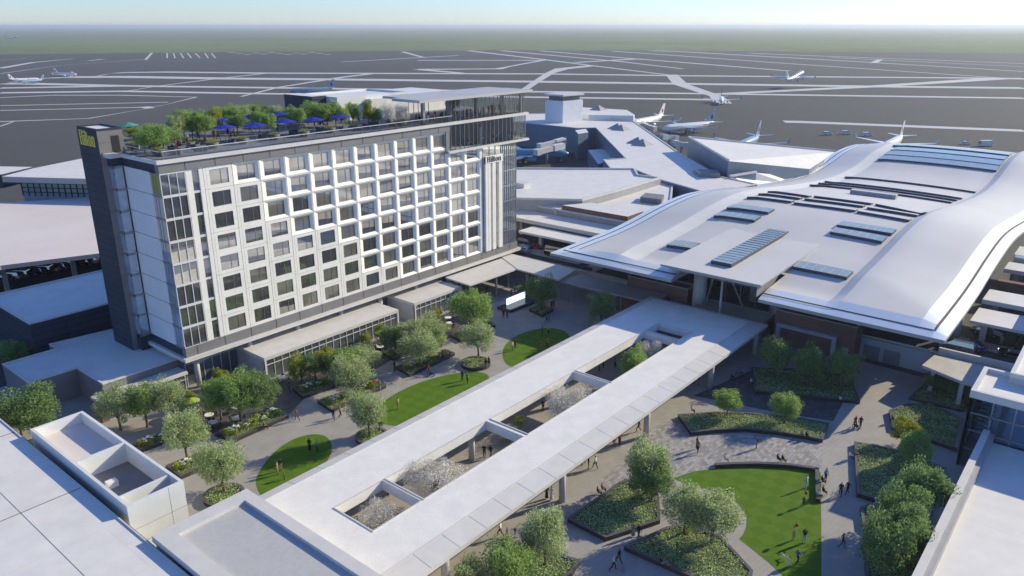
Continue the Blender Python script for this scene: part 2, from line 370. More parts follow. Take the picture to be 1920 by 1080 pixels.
# taxiway strips: centre lines in the photo with their thickness there, laid on the ground
def strip(b, pts, th, z=-.02):
    if not isinstance(th, (list, tuple)): th = (th, th)
    n = len(pts); W = []
    for i, (x, y) in enumerate(pts):
        t = th[0]+(th[1]-th[0])*i/(n-1); c = P(x, y, z)
        e = (P(x, y+t/2, z)-P(x, y-t/2, z)); dv = Vector((CF.x, CF.y, 0)).normalized()
        d = (P(*pts[min(i+1, n-1)], z)-P(*pts[max(i-1, 0)], z)).normalized(); nn = Vector((-d.y, d.x, 0))
        wd = abs(e.dot(dv)*nn.dot(dv))/2
        wd = max(wd, t*c.dot(CF)/FL*.5 if abs(nn.dot(dv)) < .5 else wd)
        W.append((c+nn*wd, c-nn*wd))
    for i in range(n-1): b.poly([W[i][0], W[i][1], W[i+1][1], W[i+1][0]])
TX = [([(0, 113), (62, 108.5)], (3, 2)), ([(0, 128), (62, 117), (138, 110)], (2.5, 2)), ([(0, 138), (117, 122), (272, 111)], (1.8, 1.4)), ([(165, 114), (195, 110.5)], 2),
 ([(0, 174), (233, 171), (457, 175), (990, 182), (1280, 186), (1340, 187)], 2.6), ([(0, 165), (240, 161), (550, 165), (1007, 172), (1280, 175), (1920, 184)], 2.6), ([(15, 156), (60, 157), (240, 161)], (4, 2.5)),
 ([(15, 155), (70, 147.5), (130, 144.5), (230, 144), (410, 147), (640, 149), (1000, 153), (1280, 157), (1630, 162), (1920, 165)], 3.4), ([(183, 142.5), (205, 138), (233, 136), (307, 135), (493, 137), (1020, 138.5), (1280, 142), (1920, 147)], 2),
 ([(236, 171), (290, 162), (410, 147), (503, 137)], (4.5, 2.5)), ([(452, 181), (520, 164), (640, 145), (707, 137)], (7.5, 3)), ([(0, 183), (100, 178.5), (230, 178.5), (368, 182), (303, 198)], 1.1),
 ([(0, 198), (315, 191.5)], 1), ([(0, 207), (275, 201)], 1.2), ([(303, 198), (280, 200.5), (279, 203), (166, 222), (0, 228)], 1.5), ([(270, 200), (282, 203)], 3), ([(0, 237), (25, 228)], 2), ([(783, 130), (865, 137)], 2), ([(783, 130), (935, 129), (953, 125), (1023, 112)], 1.7),
 ([(985, 167), (1010, 150), (1031, 137), (1053, 129), (1110, 123)], (9, 2.5)), ([(878, 95), (1023, 112), (1110, 123), (1250, 140)], (1.4, 2.2)), ([(940, 95), (1160, 115), (1280, 129)], (1.2, 2)), ([(1012, 95), (1187, 110), (1280, 117), (1480, 133)], (1.2, 2.4)),
 ([(1220, 95), (1280, 97), (1633, 117), (1920, 134)], (1.2, 2)), ([(1150, 96), (1280, 105), (1447, 117), (1877, 146)], (1.2, 1.8)), ([(1350, 176), (1637, 162), (1873, 147), (1920, 147.5)], (2.8, 3.2)), ([(1470, 228), (1500, 228.5), (1920, 245)], (4, 4.8)),
 ([(1405, 100), (1920, 119)], .9), ([(1560, 108), (1920, 125)], .9), ([(783, 113), (1023, 113)], 1), ([(640, 116), (860, 104)], .8), ([(755, 97), (795, 108)], 1.2), ([(1080, 117), (1200, 110)], 1.4)]
TX += [([(x, 98+(i*7) % 5), (x+9, 98.4+(i*7) % 5)], .6) for i, x in enumerate(range(430, 620, 15))]
for i, (pts, th) in enumerate(TX):
    b = MB(); strip(b, pts, th, -.04+.004*(i % 8)); tag(b.build('taxiway', M['taxiway_paint']), kind='structure')
for pg in [[(270, 112), (276, 112), (287, 99), (283, 99)]]+[[(x, 99.5), (x+2.6, 99.5), (x+k+2.6, 109), (x+k, 109)] for x, k in ((312, 0), (324, 3), (337, 6), (350, 8), (365, 9), (383, 6), (395, 8))]+[[(1248, 140), (1270, 140), (1290, 158), (1355, 180), (1373, 194), (1340, 194), (1330, 180), (1262, 158)], [(1630, 118), (1645, 111.5), (1656, 111.5), (1645, 118)]]:
    b = MB(); b.poly([P(x, y, 0) for x, y in reversed(pg)]); tag(b.build('taxiway', M['taxiway_paint']), kind='structure')
# plaza and its paving fields
def sheet(name, pts, z, mt, kind='structure'):
    b = MB(); pts = [Vector((p[0], p[1], z)) for p in pts]
    a = sum(pts[i].x*pts[(i+1) % len(pts)].y-pts[(i+1) % len(pts)].x*pts[i].y for i in range(len(pts)))
    b.poly(pts if a > 0 else pts[::-1]); return tag(b.build(name, M[mt]), kind=kind)
def px(pts, z=0): return [P(x, y, z) for x, y in pts]
sheet('plaza_paving', [(-40, -40), (128, -40), (133, 128), (60, 132), (0, 132)], 0, 'plaza')
sheet('access_road', [(-80, 132.5), (60, 132.5), (60, 240), (-80, 240)], 0, 'asphalt')
sheet('patterned_paving', px([(1040, 985), (1235, 795), (1268, 780), (1297, 818), (1450, 815), (1541, 828), (1541, 878), (1460, 868), (1345, 872), (1262, 893), (1238, 898), (1160, 908), (1064, 975), (1000, 1060), (985, 1045)]), .006, 'pavers')
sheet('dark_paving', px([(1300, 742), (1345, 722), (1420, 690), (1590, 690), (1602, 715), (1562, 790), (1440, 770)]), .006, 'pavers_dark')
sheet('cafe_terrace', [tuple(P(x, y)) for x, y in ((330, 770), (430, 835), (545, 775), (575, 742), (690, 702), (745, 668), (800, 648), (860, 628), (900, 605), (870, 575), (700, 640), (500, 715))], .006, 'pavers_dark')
sheet('entrance_paving', px([(905, 575), (985, 548), (985, 500), (900, 520)]), .006, 'pavers')
# elevated road in front of and behind the terminal
b = MB()
b.box(132.3, 181, -80, 170, 3.2, 4, 1, 0)
tag(b.build('elevated_road', [M['asphalt'], M['concrete']]), kind='structure')
for i, (pg, mt) in enumerate((([(137.5, -60), (141.2, -60), (141.2, 18), (137.5, 18)], 'pavement'), ([(134.2, 92), (138.6, 92), (138.6, 107), (134.2, 107)], 'pavement'), ([(139.4, 100), (141.4, 100), (141.4, 130), (139.4, 130)], 'pavement'), ([(132.4, 86.2), (136.8, 86.2), (136.8, 89.6), (132.4, 89.6)], 'pavement'))):
    b = MB(); b.prism(pg, 4, 4.14); tag(b.build('kerbed_island', M[mt]), kind='structure')
# ------------------------------------------------------------------ hotel
YF = 107.1; X0, DX, DZ = 58.07, 4.715, 3.36; ZT = 34.2
hotel = thing('hotel', (51.5, 107, 0), 'tall hotel slab with white gridded window facade and rooftop garden', 'hotel')
b = MB()                                    # structural core behind the skins
b.box(52.0, 131.2, 107.95, 125.8, 5.3, 35.2); b.box(57, 131.2, 125.8, 137.5, 5.3, 35.2); b.box(51.7, 60, 107.6, 117.6, 5.85, 35)
b.build('core_wall', M['panel_grey'], hotel)
b = MB(); b.box(51.45, 131.6, 106.95, 107.95, 5.85, 7.4); b.box(51.45, 51.75, 107.95, 118.2, 5.85, 7.2, 1); b.box(51.4, 110.4, 106.9, 107.95, 34.25, 35.5)
b.box(51.4, 51.8, 107.95, 117.9, 34.15, 35.5, 1); b.box(49.9, 51.4, 117.9, 119.4, 34.2, 35.5, 1); b.box(49.9, 51.6, 118.2, 119.4, 4.6, 7.2, 1)
for k in range(-1, 17): b.box(X0+DX*k-.03, X0+DX*k+.03, 106.92, 106.95, 5.9, 7.4, 2)
for k in range(-1, 11): b.box(X0+DX*k+2-.03, X0+DX*k+2.03, 106.87, 106.9, 34.25, 35.5, 2)
b.build('spandrel_band', [M['panel_grey'], M['panel_dark'], M['joint']], hotel)
b = MB(); b.box(50.95, 132.3, 106.45, 109, 5.25, 5.84); b.box(50.95, 53, 109, 118.6, 5.25, 5.84)   # slab edge under the tower
b.build('floor_slab', M['trim'], hotel)
b = MB(); b.prism([(51.1, 106.6), (135.0, 106.6), (135, 137.8), (56, 137.8), (56, 126), (52.7, 126), (52.7, 117.4), (51.3, 117.35), (51.1, 117.3)], 35.5, 36.05)
b.box(49.4, 51.1, 117.2, 119.5, 35.5, 36.05)
b.build('cornice', M['trim'], hotel)
b = MB(); b.box(52.8, 134.6, 107.2, 125.9, 36.052, 36.09); b.box(56.2, 134.6, 125.9, 137.5, 36.052, 36.09); b.box(51.5, 52.8, 107.2, 117.2, 36.052, 36.09); b.build('terrace_deck', M['deck'], hotel)
# white precast grid: flush cells low on the left, deep bevelled ones high on the right
FLUSH = [0, 1, 3, 4, 4, 5, 7, 7, 8, 8, 8, 8, 8]
def cell(c, r): return X0+DX*c, ZT-DZ*(r+1)
grid = MB(); WIN = []
for c in range(13):
    for r in range(8):
        if r == 0 and c > 10: continue
        x, z = cell(c, r); x1, z1 = x+DX, z+DZ
        wx0, wx1, wz0, wz1 = x+.97, x1-.66, z+.58, z1-.5
        deep = r < FLUSH[c]; dp = .37 if deep else .1
        if deep:
            e = .13; A = [(x+e, z+e), (x1-e, z+e), (x1-e, z1-e), (x+e, z1-e)]
            O = [(x, z), (x1, z), (x1, z1), (x, z1)]; I = [(wx0, wz0), (wx1, wz0), (wx1, wz1), (wx0, wz1)]
            for k in range(4):
                j = (k+1) % 4
                grid.poly([(O[k][0], YF, O[k][1]), (O[j][0], YF, O[j][1]), (A[j][0], YF, A[j][1]), (A[k][0], YF, A[k][1])])
                q = [(A[k][0], YF, A[k][1]), (A[j][0], YF, A[j][1]), (I[j][0], YF+.29, I[j][1]), (I[k][0], YF+.29, I[k][1])]
                grid.poly(q)
                grid.poly([(I[k][0], YF+.29, I[k][1]), (I[j][0], YF+.29, I[j][1]), (I[j][0], YF+dp+.05, I[j][1]), (I[k][0], YF+dp+.05, I[k][1])])
        else:
            O = [(x, z), (x1, z), (x1, z1), (x, z1)]; I = [(wx0, wz0), (wx1, wz0), (wx1, wz1), (wx0, wz1)]
            for k in range(4):
                j = (k+1) % 4
                grid.poly([(O[k][0], YF, O[k][1]), (O[j][0], YF, O[j][1]), (I[j][0], YF, I[j][1]), (I[k][0], YF, I[k][1])])
                grid.poly([(I[k][0], YF, I[k][1]), (I[j][0], YF, I[j][1]), (I[j][0], YF+.25, I[j][1]), (I[k][0], YF+.25, I[k][1])])
        WIN.append((c, r, wx0, wx1, wz0, wz1, dp))
        for jx in (x, ) if c == 0 else (x, ): grid.box(jx-.025, jx+.025, YF-.004, YF+.02, z, z1, 1)
        if deep or (r % 2 == c % 2): grid.box(x, x1, YF-.003, YF+.02, z-.015, z+.015, 1)
        if not deep: grid.box(x+.45, x+.47, YF-.003, YF+.02, z, z1, 1)
for a, c in ((57.41, 58.07), (55.35, 56.3), (118.8+.56, 120.0)): grid.box(a, c, YF-.0, YF+.6, 7.4, 34.25)
for a, c in ((120.56, 121.3), (121.42, 122.19), (122.84, 123.87), (124.92, 126.04)): grid.box(a, c, YF-.45, YF+.3, 7.4, 27.9)
grid.build('precast_grid', [M['white'], M['joint']], hotel)
# one window per cell, each its own part (shared meshes by size and painted reflection)
def window_mesh(wd, ht, kind):  # slanted beige panels paint reflections onto the pane
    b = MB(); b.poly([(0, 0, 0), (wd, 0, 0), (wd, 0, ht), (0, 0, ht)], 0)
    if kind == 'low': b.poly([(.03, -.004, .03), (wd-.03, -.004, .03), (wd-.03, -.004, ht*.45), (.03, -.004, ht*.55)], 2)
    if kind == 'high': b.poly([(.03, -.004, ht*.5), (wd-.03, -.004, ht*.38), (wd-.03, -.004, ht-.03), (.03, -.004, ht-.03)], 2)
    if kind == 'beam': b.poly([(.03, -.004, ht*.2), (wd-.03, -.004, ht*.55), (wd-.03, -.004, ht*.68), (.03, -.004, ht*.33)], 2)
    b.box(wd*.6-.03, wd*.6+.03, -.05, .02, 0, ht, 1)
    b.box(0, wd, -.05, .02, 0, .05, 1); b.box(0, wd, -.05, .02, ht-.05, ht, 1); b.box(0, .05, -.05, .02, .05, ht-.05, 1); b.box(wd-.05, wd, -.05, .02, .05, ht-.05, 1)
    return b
KD = {'d': ('win_dark', ''), 'm': ('win_mid', ''), 'b': ('win_beige_reflect', ''), 'l': ('win_dark', 'low'), 'h': ('win_dark', 'high'), 'e': ('win_beige_reflect', 'beam')}
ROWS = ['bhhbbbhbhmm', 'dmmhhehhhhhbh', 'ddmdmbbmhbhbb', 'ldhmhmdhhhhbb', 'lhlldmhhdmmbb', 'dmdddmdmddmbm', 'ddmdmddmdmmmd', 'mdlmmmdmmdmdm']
proto = {}; CUR = {}
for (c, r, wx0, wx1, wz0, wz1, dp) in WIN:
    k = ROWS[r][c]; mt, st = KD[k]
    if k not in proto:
        o = window_mesh(wx1-wx0, wz1-wz0, st).build('window', [M[mt], M['metal'], M['win_beige_reflect']], hotel, local=True); proto[k] = o
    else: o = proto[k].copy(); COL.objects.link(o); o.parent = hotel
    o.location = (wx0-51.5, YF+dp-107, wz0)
# corner glazing, end panels
b = MB()
b.poly([(51.5, 107.12, 7.4), (55.35, 107.12, 7.4), (55.35, 107.12, 34.25), (51.5, 107.12, 34.25)], 0); b.poly([(56.3, 107.3, 7.4), (57.41, 107.3, 7.4), (57.41, 107.3, 34.25), (56.3, 107.3, 34.25)], 0)
b.poly([(51.5, 109.84, 7.4), (51.5, 107.12, 7.4), (51.5, 107.12, 34.25), (51.5, 109.84, 34.25)], 2)
for r in range(9):
    z = ZT-DZ*r
    b.box(51.45, 55.35, 107.02, 107.25, z-.25, z+.12, 1); b.box(56.3, 57.41, 107.2, 107.4, z-.25, z+.1, 1); b.box(51.4, 51.6, 107.25, 109.84, z-.22, z+.1, 3)
for x in (51.5, 52.75, 54.0, 55.2): b.box(x-.05, x+.05, 107.03, 107.2, 7.4, 34.2, 1)
for y in (108.3, 109.1): b.box(51.43, 51.52, y-.03, y+.03, 7.4, 34.2, 3)
for r in (0,): b.poly([(51.495, 109.8, 31.1), (51.495, 107.3, 31.1), (51.495, 107.3, 34), (51.495, 109.8, 34)], 4)
for r, (z0, z1) in enumerate(((22.5, 30.6), )): b.poly([(51.495, 109.8, z0), (51.495, 107.3, z0), (51.495, 107.3, z1), (51.495, 109.8, z1)], 5)
for r in (3, 4): b.poly([(51.6, 107.115, ZT-DZ*(r+1)+.15), (55.3, 107.115, ZT-DZ*(r+1)+.15), (55.3, 107.115, ZT-DZ*r-1.4), (51.6, 107.115, ZT-DZ*r-1.6)], 5)
b.build('corner_glazing', [M['win_dark'], M['frame_white'], M['glass_blue'], M['metal'], M['olive_blind'], M['curtain']], hotel)
b = MB(); b.box(51.45, 51.7, 109.84, 117.8, 7.2, 34.2)
for r in range(1, 8): b.box(51.43, 51.46, 109.84, 117.8, ZT-DZ*r-.03, ZT-DZ*r+.03, 1)
b.box(51.43, 51.46, 117.7, 117.8, 7.2, 34.2, 1)
b.build('end_panel', [M['end_panel'], M['joint']], hotel)
b = MB(); b.box(49.95, 51.3, 117.85, 119.4, 7.2, 34.2)
for r in range(9): b.box(49.9, 51.42, 117.8, 119.4, ZT-DZ*r-.35, ZT-DZ*r+.05, 1)
b.box(49.9, 50.0, 117.8, 117.9, 7.2, 34.2, 1)
b.build('stair_glazing', [M['glass_blue'], M['metal']], hotel)
# dark stair tower with its cap
tw = MB(); tw.box(49.05, 52.75, 119.42, 126.0, 0, 39.3, 0)
tw.box(49.0, 49.06, 119.4, 126, 0, 39.3, 1)
tw.box(49.06, 52.75, 119.36, 119.42, 36.1, 39.3, 2)
for z in (37.6,): tw.box(49.05, 52.76, 119.35, 119.37, z, z+.03, 3)
stw = tw.build('stair_tower', [M['panel_grey'], M['panel_dark'], M['panel_grey'], M['joint']], hotel)
b = MB(); b.ring([(49.05, 119.4), (52.75, 119.4), (52.75, 126), (49.05, 126)], [(49.3, 119.65), (52.5, 119.65), (52.5, 125.75), (49.3, 125.75)], 39.3, 39.65)
b.build('parapet', M['panel_dark'], stw); WLD['parapet'] = Vector((51.5, 107, 0))
b = MB(); b.box(49.3, 52.5, 119.65, 125.75, 39.302, 39.42); b.build('roof', M['roof'], stw)
b = MB(); b.box(51.0, 52.1, 119.3, 119.37, 36.1, 38.5); b.build('door', M['dark_recess'], stw)
# lettering: condensed serif capitals as small prisms on a plane
def lettering(name, org, ux, uy, nrm, h, mt, parent, depth=.06):
    b = MB(); org, ux, uy, nrm = map(Vector, (org, ux, uy, nrm))
    def solid(pts):
        k = len(pts); n = len(b.v)
        for d in (0, depth):
            for u, v in pts: b.v.append(tuple(org+ux*u*h+uy*v*h+nrm*d))
        b.f.append(tuple(n+k+i for i in range(k))); b.m.append(0); b.f.append(tuple(n+i for i in reversed(range(k)))); b.m.append(0)
        for i in range(k):
            j = (i+1) % k; b.f.append((n+i, n+j, n+k+j, n+k+i)); b.m.append(0)
    def R(x0, y0, x1, y1): solid([(x0, y0), (x1, y0), (x1, y1), (x0, y1)])
    def stem(x, w, y1, serif_top=True):
        R(x, 0, x+w, y1); R(x-.06, 0, x, .05); R(x+w, 0, x+w+.06, .05)
        R(x-.06, y1-.05, x, y1)
    x = .06; R(x, 0, x+.14, 1); R(x+.34, 0, x+.48, 1); R(x+.14, .5, x+.34, .57)
    for q in (x, x+.34):
        for y in (0, .95): R(q-.05, y, q, y+.05); R(q+.14, y, q+.19, y+.05)
    x = .68; stem(x, .13, .68); R(x, .8, x+.13, .95)
    x = .93; stem(x, .13, 1.0)
    x = 1.17; R(x, .08, x+.13, .9); R(x-.08, .62, x+.24, .68); R(x+.02, 0, x+.22, .08)
    x = 1.46; cx, cy, n = x+.2, .33, 18
    for i in range(n):
        a0, a1 = 2*pi*i/n, 2*pi*(i+1)/n
        solid([(cx+.22*cos(a0), cy+.36*sin(a0)), (cx+.22*cos(a1), cy+.36*sin(a1)), (cx+.085*cos(a1), cy+.29*sin(a1)), (cx+.085*cos(a0), cy+.29*sin(a0))])
    x = 1.99; stem(x, .13, .68); R(x+.29, 0, x+.42, .55); R(x+.23, 0, x+.29, .05); R(x+.42, 0, x+.48, .05)
    solid([(x+.13, .5), (x+.2, .56), (x+.29, .55), (x+.42, .55), (x+.38, .66), (x+.28, .7), (x+.2, .66), (x+.13, .58)])
    return b.build(name, M[mt], parent)
lettering('sign_lettering', (49.0, 125.35, 36.95), (0, -.92, 0), (0, 0, 1), (-1, 0, 0), 2.25, 'sign_gold', hotel)
b = MB(); b.box(120.56, 126.09, YF-.55, YF-.1, 26.5, 28.05); sp = b.build('sign_panel', M['white'], hotel)
WLD[sp.name] = Vector((51.5, 107, 0))
lettering('lettering', (120.95, YF-.55, 26.78), (1.62, 0, 0), (0, 0, 1), (0, -1, 0), 1.14, 'sign_black', sp)
# glass corner at the far end
b = MB(); b.poly([(120, 107.3, 7.4), (131.4, 107.3, 7.4), (131.4, 107.3, 30.3), (120, 107.3, 30.3)], 0); b.poly([(131.4, 107.3, 7.4), (131.4, 120, 7.4), (131.4, 120, 30.3), (131.4, 107.3, 30.3)], 0)
for r in range(2, 9): z = ZT-DZ*r; b.box(120, 131.45, 107.2, 107.4, z-.3, z+.1, 1)
for i in range(9): x = 126.3+i*.64; b.box(x-.035, x+.035, 107.15, 107.32, 7.4, 30.1, 1)
for x in (120.3, 122.5, 124.4): b.box(x-.03, x+.03, 107.18, 107.32, 7.4, 30.1, 1)
b.build('corner_curtain_wall', [M['glass_corner'], M['metal']], hotel)
# two-storey glass lounge boxes at the top right
b = MB(); b.box(109.6, 135.0, 106.4, 118, 30.0, 30.45); b.box(109.3, 110.55, 106.95, 108, 30.0, 35.5, 1); b.box(112.5, 118.5, 108.9, 109.2, 30.5, 35.4, 2); b.box(120.5, 129.5, 109.3, 109.6, 30.5, 35.4, 2)
for x in (113.5, 117.3, 122.6, 127.8): b.box(x-.2, x+.2, 110.6, 111, 30.45, 35.5, 3)
lf = b.build('lounge_floor', [M['trim'], M['panel_grey'], M['curtain'], M['metal_dark']], hotel); WLD[lf.name] = Vector((51.5, 107, 0))
b = MB(); b.poly([(110.6, 106.9, 30.45), (134.2, 106.9, 30.45), (134.2, 106.9, 35.5), (110.6, 106.9, 35.5)]); b.poly([(134.2, 106.9, 30.45), (134.2, 117.5, 30.45), (134.2, 117.5, 35.5), (134.2, 106.9, 35.5)])
for i in range(19): x = 110.6+i*1.31; b.box(x-.035, x+.035, 106.82, 106.9, 30.45, 35.5, 1)
for i in range(8): y = 107+i*1.5; b.box(134.2, 134.28, y-.035, y+.035, 30.45, 35.5, 1)
b.build('lounge_glazing', [M['clear_glass'], M['metal']], hotel)
pav = MB(); pav.box(101.6, 135.6, 106.0, 113.6, 40.35, 40.85); pav.box(104, 135.6, 113.6, 119, 40.4, 40.8, 0)
pv = pav.build('pavilion_roof', [M['roof_grey']], hotel); WLD[pv.name] = Vector((51.5, 107, 0))
for x in (104.2, 111.0, 119.2, 127.4, 133.8): b = MB(); b.box(x-.3, x+.3, 107.6, 108.2, 36.1, 40.35); b.build('pavilion_column', M['metal'], hotel)
b = MB()
for i in range(19): x = 111+i*1.28; b.box(x-.035, x+.035, 107.0, 107.12, 36.1, 40.35)
for x in (103.5, 104.8, 106, 107.4, 108.8): b.box(x-.04, x+.04, 111, 111.1, 36.1, 40.35)
for i in range(7): y = 107.5+i*1.1; b.box(134.1, 134.2, y-.04, y+.04, 36.1, 40.35)
b.build('pavilion_frame', M['metal'], hotel)
b = MB(); b.poly([(111, 107.06, 36.1), (134.15, 107.06, 36.1), (134.15, 107.06, 40.35), (111, 107.06, 40.35)]); b.build('pavilion_glazing', M['clear_glass'], hotel)
b = MB(); b.box(97.2, 116, 124.6, 137.4, 36.09, 40.3); b.box(104.5, 109, 123.4, 124.6, 36.09, 39.9); b.box(116, 129, 125.2, 137.4, 36.09, 40.2)
b.ring([(97.2, 124.6), (116, 124.6), (116, 137.4), (97.2, 137.4)], [(97.5, 124.9), (115.7, 124.9), (115.7, 137.1), (97.5, 137.1)], 40.3, 40.7)
b.box(93.8, 97.2, 128, 137.2, 36.09, 40.9, 1, 2)
b.build('plant_room', [M['white_wall'], M['panel_dark'], M['roof']], hotel)
# terrace railing
b = MB(); zr = 36.06
b.poly([(52.4, 107.0, zr), (111, 107.0, zr), (111, 107.0, zr+1.1), (52.4, 107.0, zr+1.1)]); b.poly([(51.9, 117.2, zr), (51.9, 107.3, zr), (51.9, 107.3, zr+1.1), (51.9, 117.2, zr+1.1)])
b.box(52.2, 111.2, 106.95, 107.05, zr+1.1, zr+1.19, 1); b.box(51.85, 51.95, 107.2, 117.3, zr+1.1, zr+1.17, 1)
for i in range(30): x = 52.4+i*2; b.box(x-.03, x+.03, 107.01, 107.06, zr, zr+1.1, 1)
b.build('terrace_railing', [M['rail_glass'], M['frame_white']], hotel)
# glazed ground floor, columns, projecting pavilions
b = MB(); b.box(52, 131, 109.6, 112, 0, 5.25, 0)
for i in range(53): x = 52.3+i*1.5; b.box(x-.04, x+.04, 109.5, 109.61, 0, 5.25, 1)
b.box(52, 131, 109.52, 109.61, 3.55, 3.67, 1); b.box(51.9, 54, 109.7, 118, 0, 5.25, 2)
b.build('ground_floor_glazing', [M['glass_wall'], M['frame_white'], M['panel_grey']], hotel)
for k in range(9):
    x = 53.3+k*9.43; b = MB(); b.tube([(x, 107.9, 0), (x, 107.9, 5.25)], (.42, .42), 14); b.build('column', M['concrete'], hotel, smooth=True)
def pavilion(x0, x1, y0, zt):
    b = MB(); b.box(x0, x1, y0, 109.4, zt-.55, zt, 0, 1); b.box(x0, x0+.35, y0, 109.4, 0, zt-.55, 2); b.box(x1-.35, x1, y0, 109.4, 0, zt-.55, 0)
    b.box(x0, x0+.36, y0-.02, y0+.3, 0, zt-.5, 0)
    r = b.build('glass_pavilion', [M['trim'], M['trim'], M['blue_grey_wall']], hotel); WLD[r.name] = Vector((51.5, 107, 0))
    b = MB(); b.box(x0+.36, x1-.36, y0+.25, y0+.35, .05, zt-.55); n = int((x1-x0)/1.45)
    for i in range(n+1): x = x0+.4+(x1-x0-.8)*i/n; b.box(x-.045, x+.045, y0+.15, y0+.25, 0, zt-.55, 1)
    b.box(x0+.36, x1-.36, y0+.16, y0+.25, zt-1.5, zt-1.4, 1); b.build('glazing', [M['glass_wall'], M['frame_white']], r)
a = P(502, 713); z1 = upto(a.x, a.y, 671)
PV = (a.x, a.y, z1)
q1 = P(743, 579, z1); pavilion(a.x-.2, q1.x, a.y, z1)
q2 = P(777, 569, z1); q3 = P(865, 537, z1); pavilion(q2.x, q3.x, q2.y, z1)
# ------------------------------------------------------------------ terminal with the rolling roof
EV = [(119.8, 10.6), (124, 10.65), (130, 10.7), (140, 10.9), (148, 11.4), (160, 12.6), (172, 13.3), (180, 13.2), (190, 12.4), (200, 11.3), (212, 9.9), (222, 8.9), (236, 7.6), (250, 6.8), (262, 6.75), (272, 7.2), (284, 8.6), (294, 9.8), (306, 10.3), (322, 9.9)]
def eave(x):
    if x <= EV[0][0]: return EV[0][1]
    for i in range(len(EV)-1):
        if x <= EV[i+1][0]:
            p0 = EV[max(i-1, 0)]; p1, p2 = EV[i], EV[i+1]; p3 = EV[min(i+2, len(EV)-1)]
            t = (x-p1[0])/(p2[0]-p1[0]); m1 = (p2[1]-p0[1])/(p2[0]-p0[0])*(p2[0]-p1[0]); m2 = (p3[1]-p1[1])/max(1e-6, p3[0]-p1[0])*(p2[0]-p1[0])
            return (2*t**3-3*t*t+1)*p1[1]+(t**3-2*t*t+t)*m1+(-2*t**3+3*t*t)*p2[1]+(t**3-t*t)*m2
    return EV[-1][1]
YA, YB, XA, XB = 17.1, 88.9, 119.8, 320
def cl(v): return max(0., min(1., v))
def roofz(x, y):
    df, ds = x-XA, min(y-YA, YB-y); z = eave(x)+min(1.15*cl(df/4.1)+1.05*cl((df-4.1)/12), 1.5*cl(ds/4.1)+.7*cl((ds-4.1)/10) if y < 53 else .5*cl(ds/4.1)+1.7*cl((ds-4.1)/16))
    u = abs((y-53)/31.8); z += 1.1*(1-min(1, u)**2)*cl((x-121)/22)
    z -= 1.0*cl((x-121)/6)*min(cl((y-33.2)/2.0), cl((75.0-y)/3.6))
    return z
def RF(px_, py_, lift=0.0):                  # where the sight line through a photo point meets the roof
    d = ray(px_, py_); t = 100.0
    while t < 420:
        x, y, z = d.x*t, d.y*t, H+d.z*t
        if x > XA and z < roofz(x, y)+lift: return Vector((x, y, z))
        t += .15
    return Vector((d.x*t, d.y*t, 10))
term = thing('terminal', (130, 53, 0), 'large airport terminal under a rolling silver wave roof with skylights', 'terminal')
def grid_mesh(xs, ys, zf, mf, flip=False):
    b = MB(); n = len(ys)
    for x in xs:
        for y in ys: b.v.append((x, y, zf(x, y)))
    for i in range(len(xs)-1):
        for j in range(n-1):
            if xs[i] < 130 and 45.2 < ys[j] < 61.5 and ys[j+1] < 61.7: continue
            q = (i*n+j, (i+1)*n+j, (i+1)*n+j+1, i*n+j+1); b.f.append(q[::-1] if flip else q); b.m.append(mf((xs[i]+xs[i+1])/2, (ys[j]+ys[j+1])/2))
    return b
xs = [119.8, 121.6, 121.62, 123.88, 123.92]+[124.5+i*1.7 for i in range(115)]+[320]
ys = [17.1, 18.9, 18.92, 21.18, 21.24, 22.5, 24, 26, 28, 30.5, 33.15, 33.23, 35.17, 35.25, 38, 41, 45.3, 47, 50, 53, 56, 59, 61.6, 65, 68, 71.37, 71.44, 74.96, 75.04, 77, 79, 81, 83, 84.76, 84.82, 86.9, 86.92, 88.9]
def rm(x, y):
    if x < 123.9: return 4
    if y < 21.2: return 1
    if y > 84.8: return 4
    if 33.2 < y < 35.2: return 5
    if 71.4 < y < 75: return 2
    return 3 if 35 < y < 71.5 else 0
rb = grid_mesh(xs, ys, roofz, rm)
wr = rb.build('wave_roof', [M['vault'], M['vault_edge'], M['vault_sunlit'], M['vault_field'], M['eave'], M['vault']], term, smooth=True)
bm = bmesh.new(); bm.from_mesh(wr.data)
for e_ in bm.edges:
    if len(e_.link_faces) == 2 and e_.link_faces[0].material_index != e_.link_faces[1].material_index: e_.smooth = False
bm.to_mesh(wr.data); bm.free()
b = grid_mesh(xs, [17.1, 24, 45.3, 61.6, 82, 88.9], lambda x, y: eave(x)-.55, lambda x, y: 0, True)
for y in (17.1, 88.9):
    for i in range(len(xs)-1):
        q = [(xs[i], y, eave(xs[i])-.55), (xs[i+1], y, eave(xs[i+1])-.55), (xs[i+1], y, eave(xs[i+1])), (xs[i], y, eave(xs[i]))]; b.poly(q if y < 50 else q[::-1])
b.poly([(119.8, 45.3, 10.05), (119.8, 17.1, 10.05), (119.8, 17.1, 10.6), (119.8, 45.3, 10.6)]); b.poly([(119.8, 88.9, 10.05), (119.8, 61.6, 10.05), (119.8, 61.6, 10.6), (119.8, 88.9, 10.6)])
for y in (45.3, 61.6): b.poly([(119.8, y, 10.05), (130.5, y, 10.15), (130.5, y, roofz(130.5, y)), (124, y, roofz(124, y)), (119.8, y, 10.6)]); b.poly([(320, 17.1, 9.3), (320, 88.9, 9.3), (320, 88.9, 9.9), (320, 17.1, 9.9)])
b.build('soffit', [M['trim_grey']], wr)
b = MB()                                     # dark gutter slot round the edge
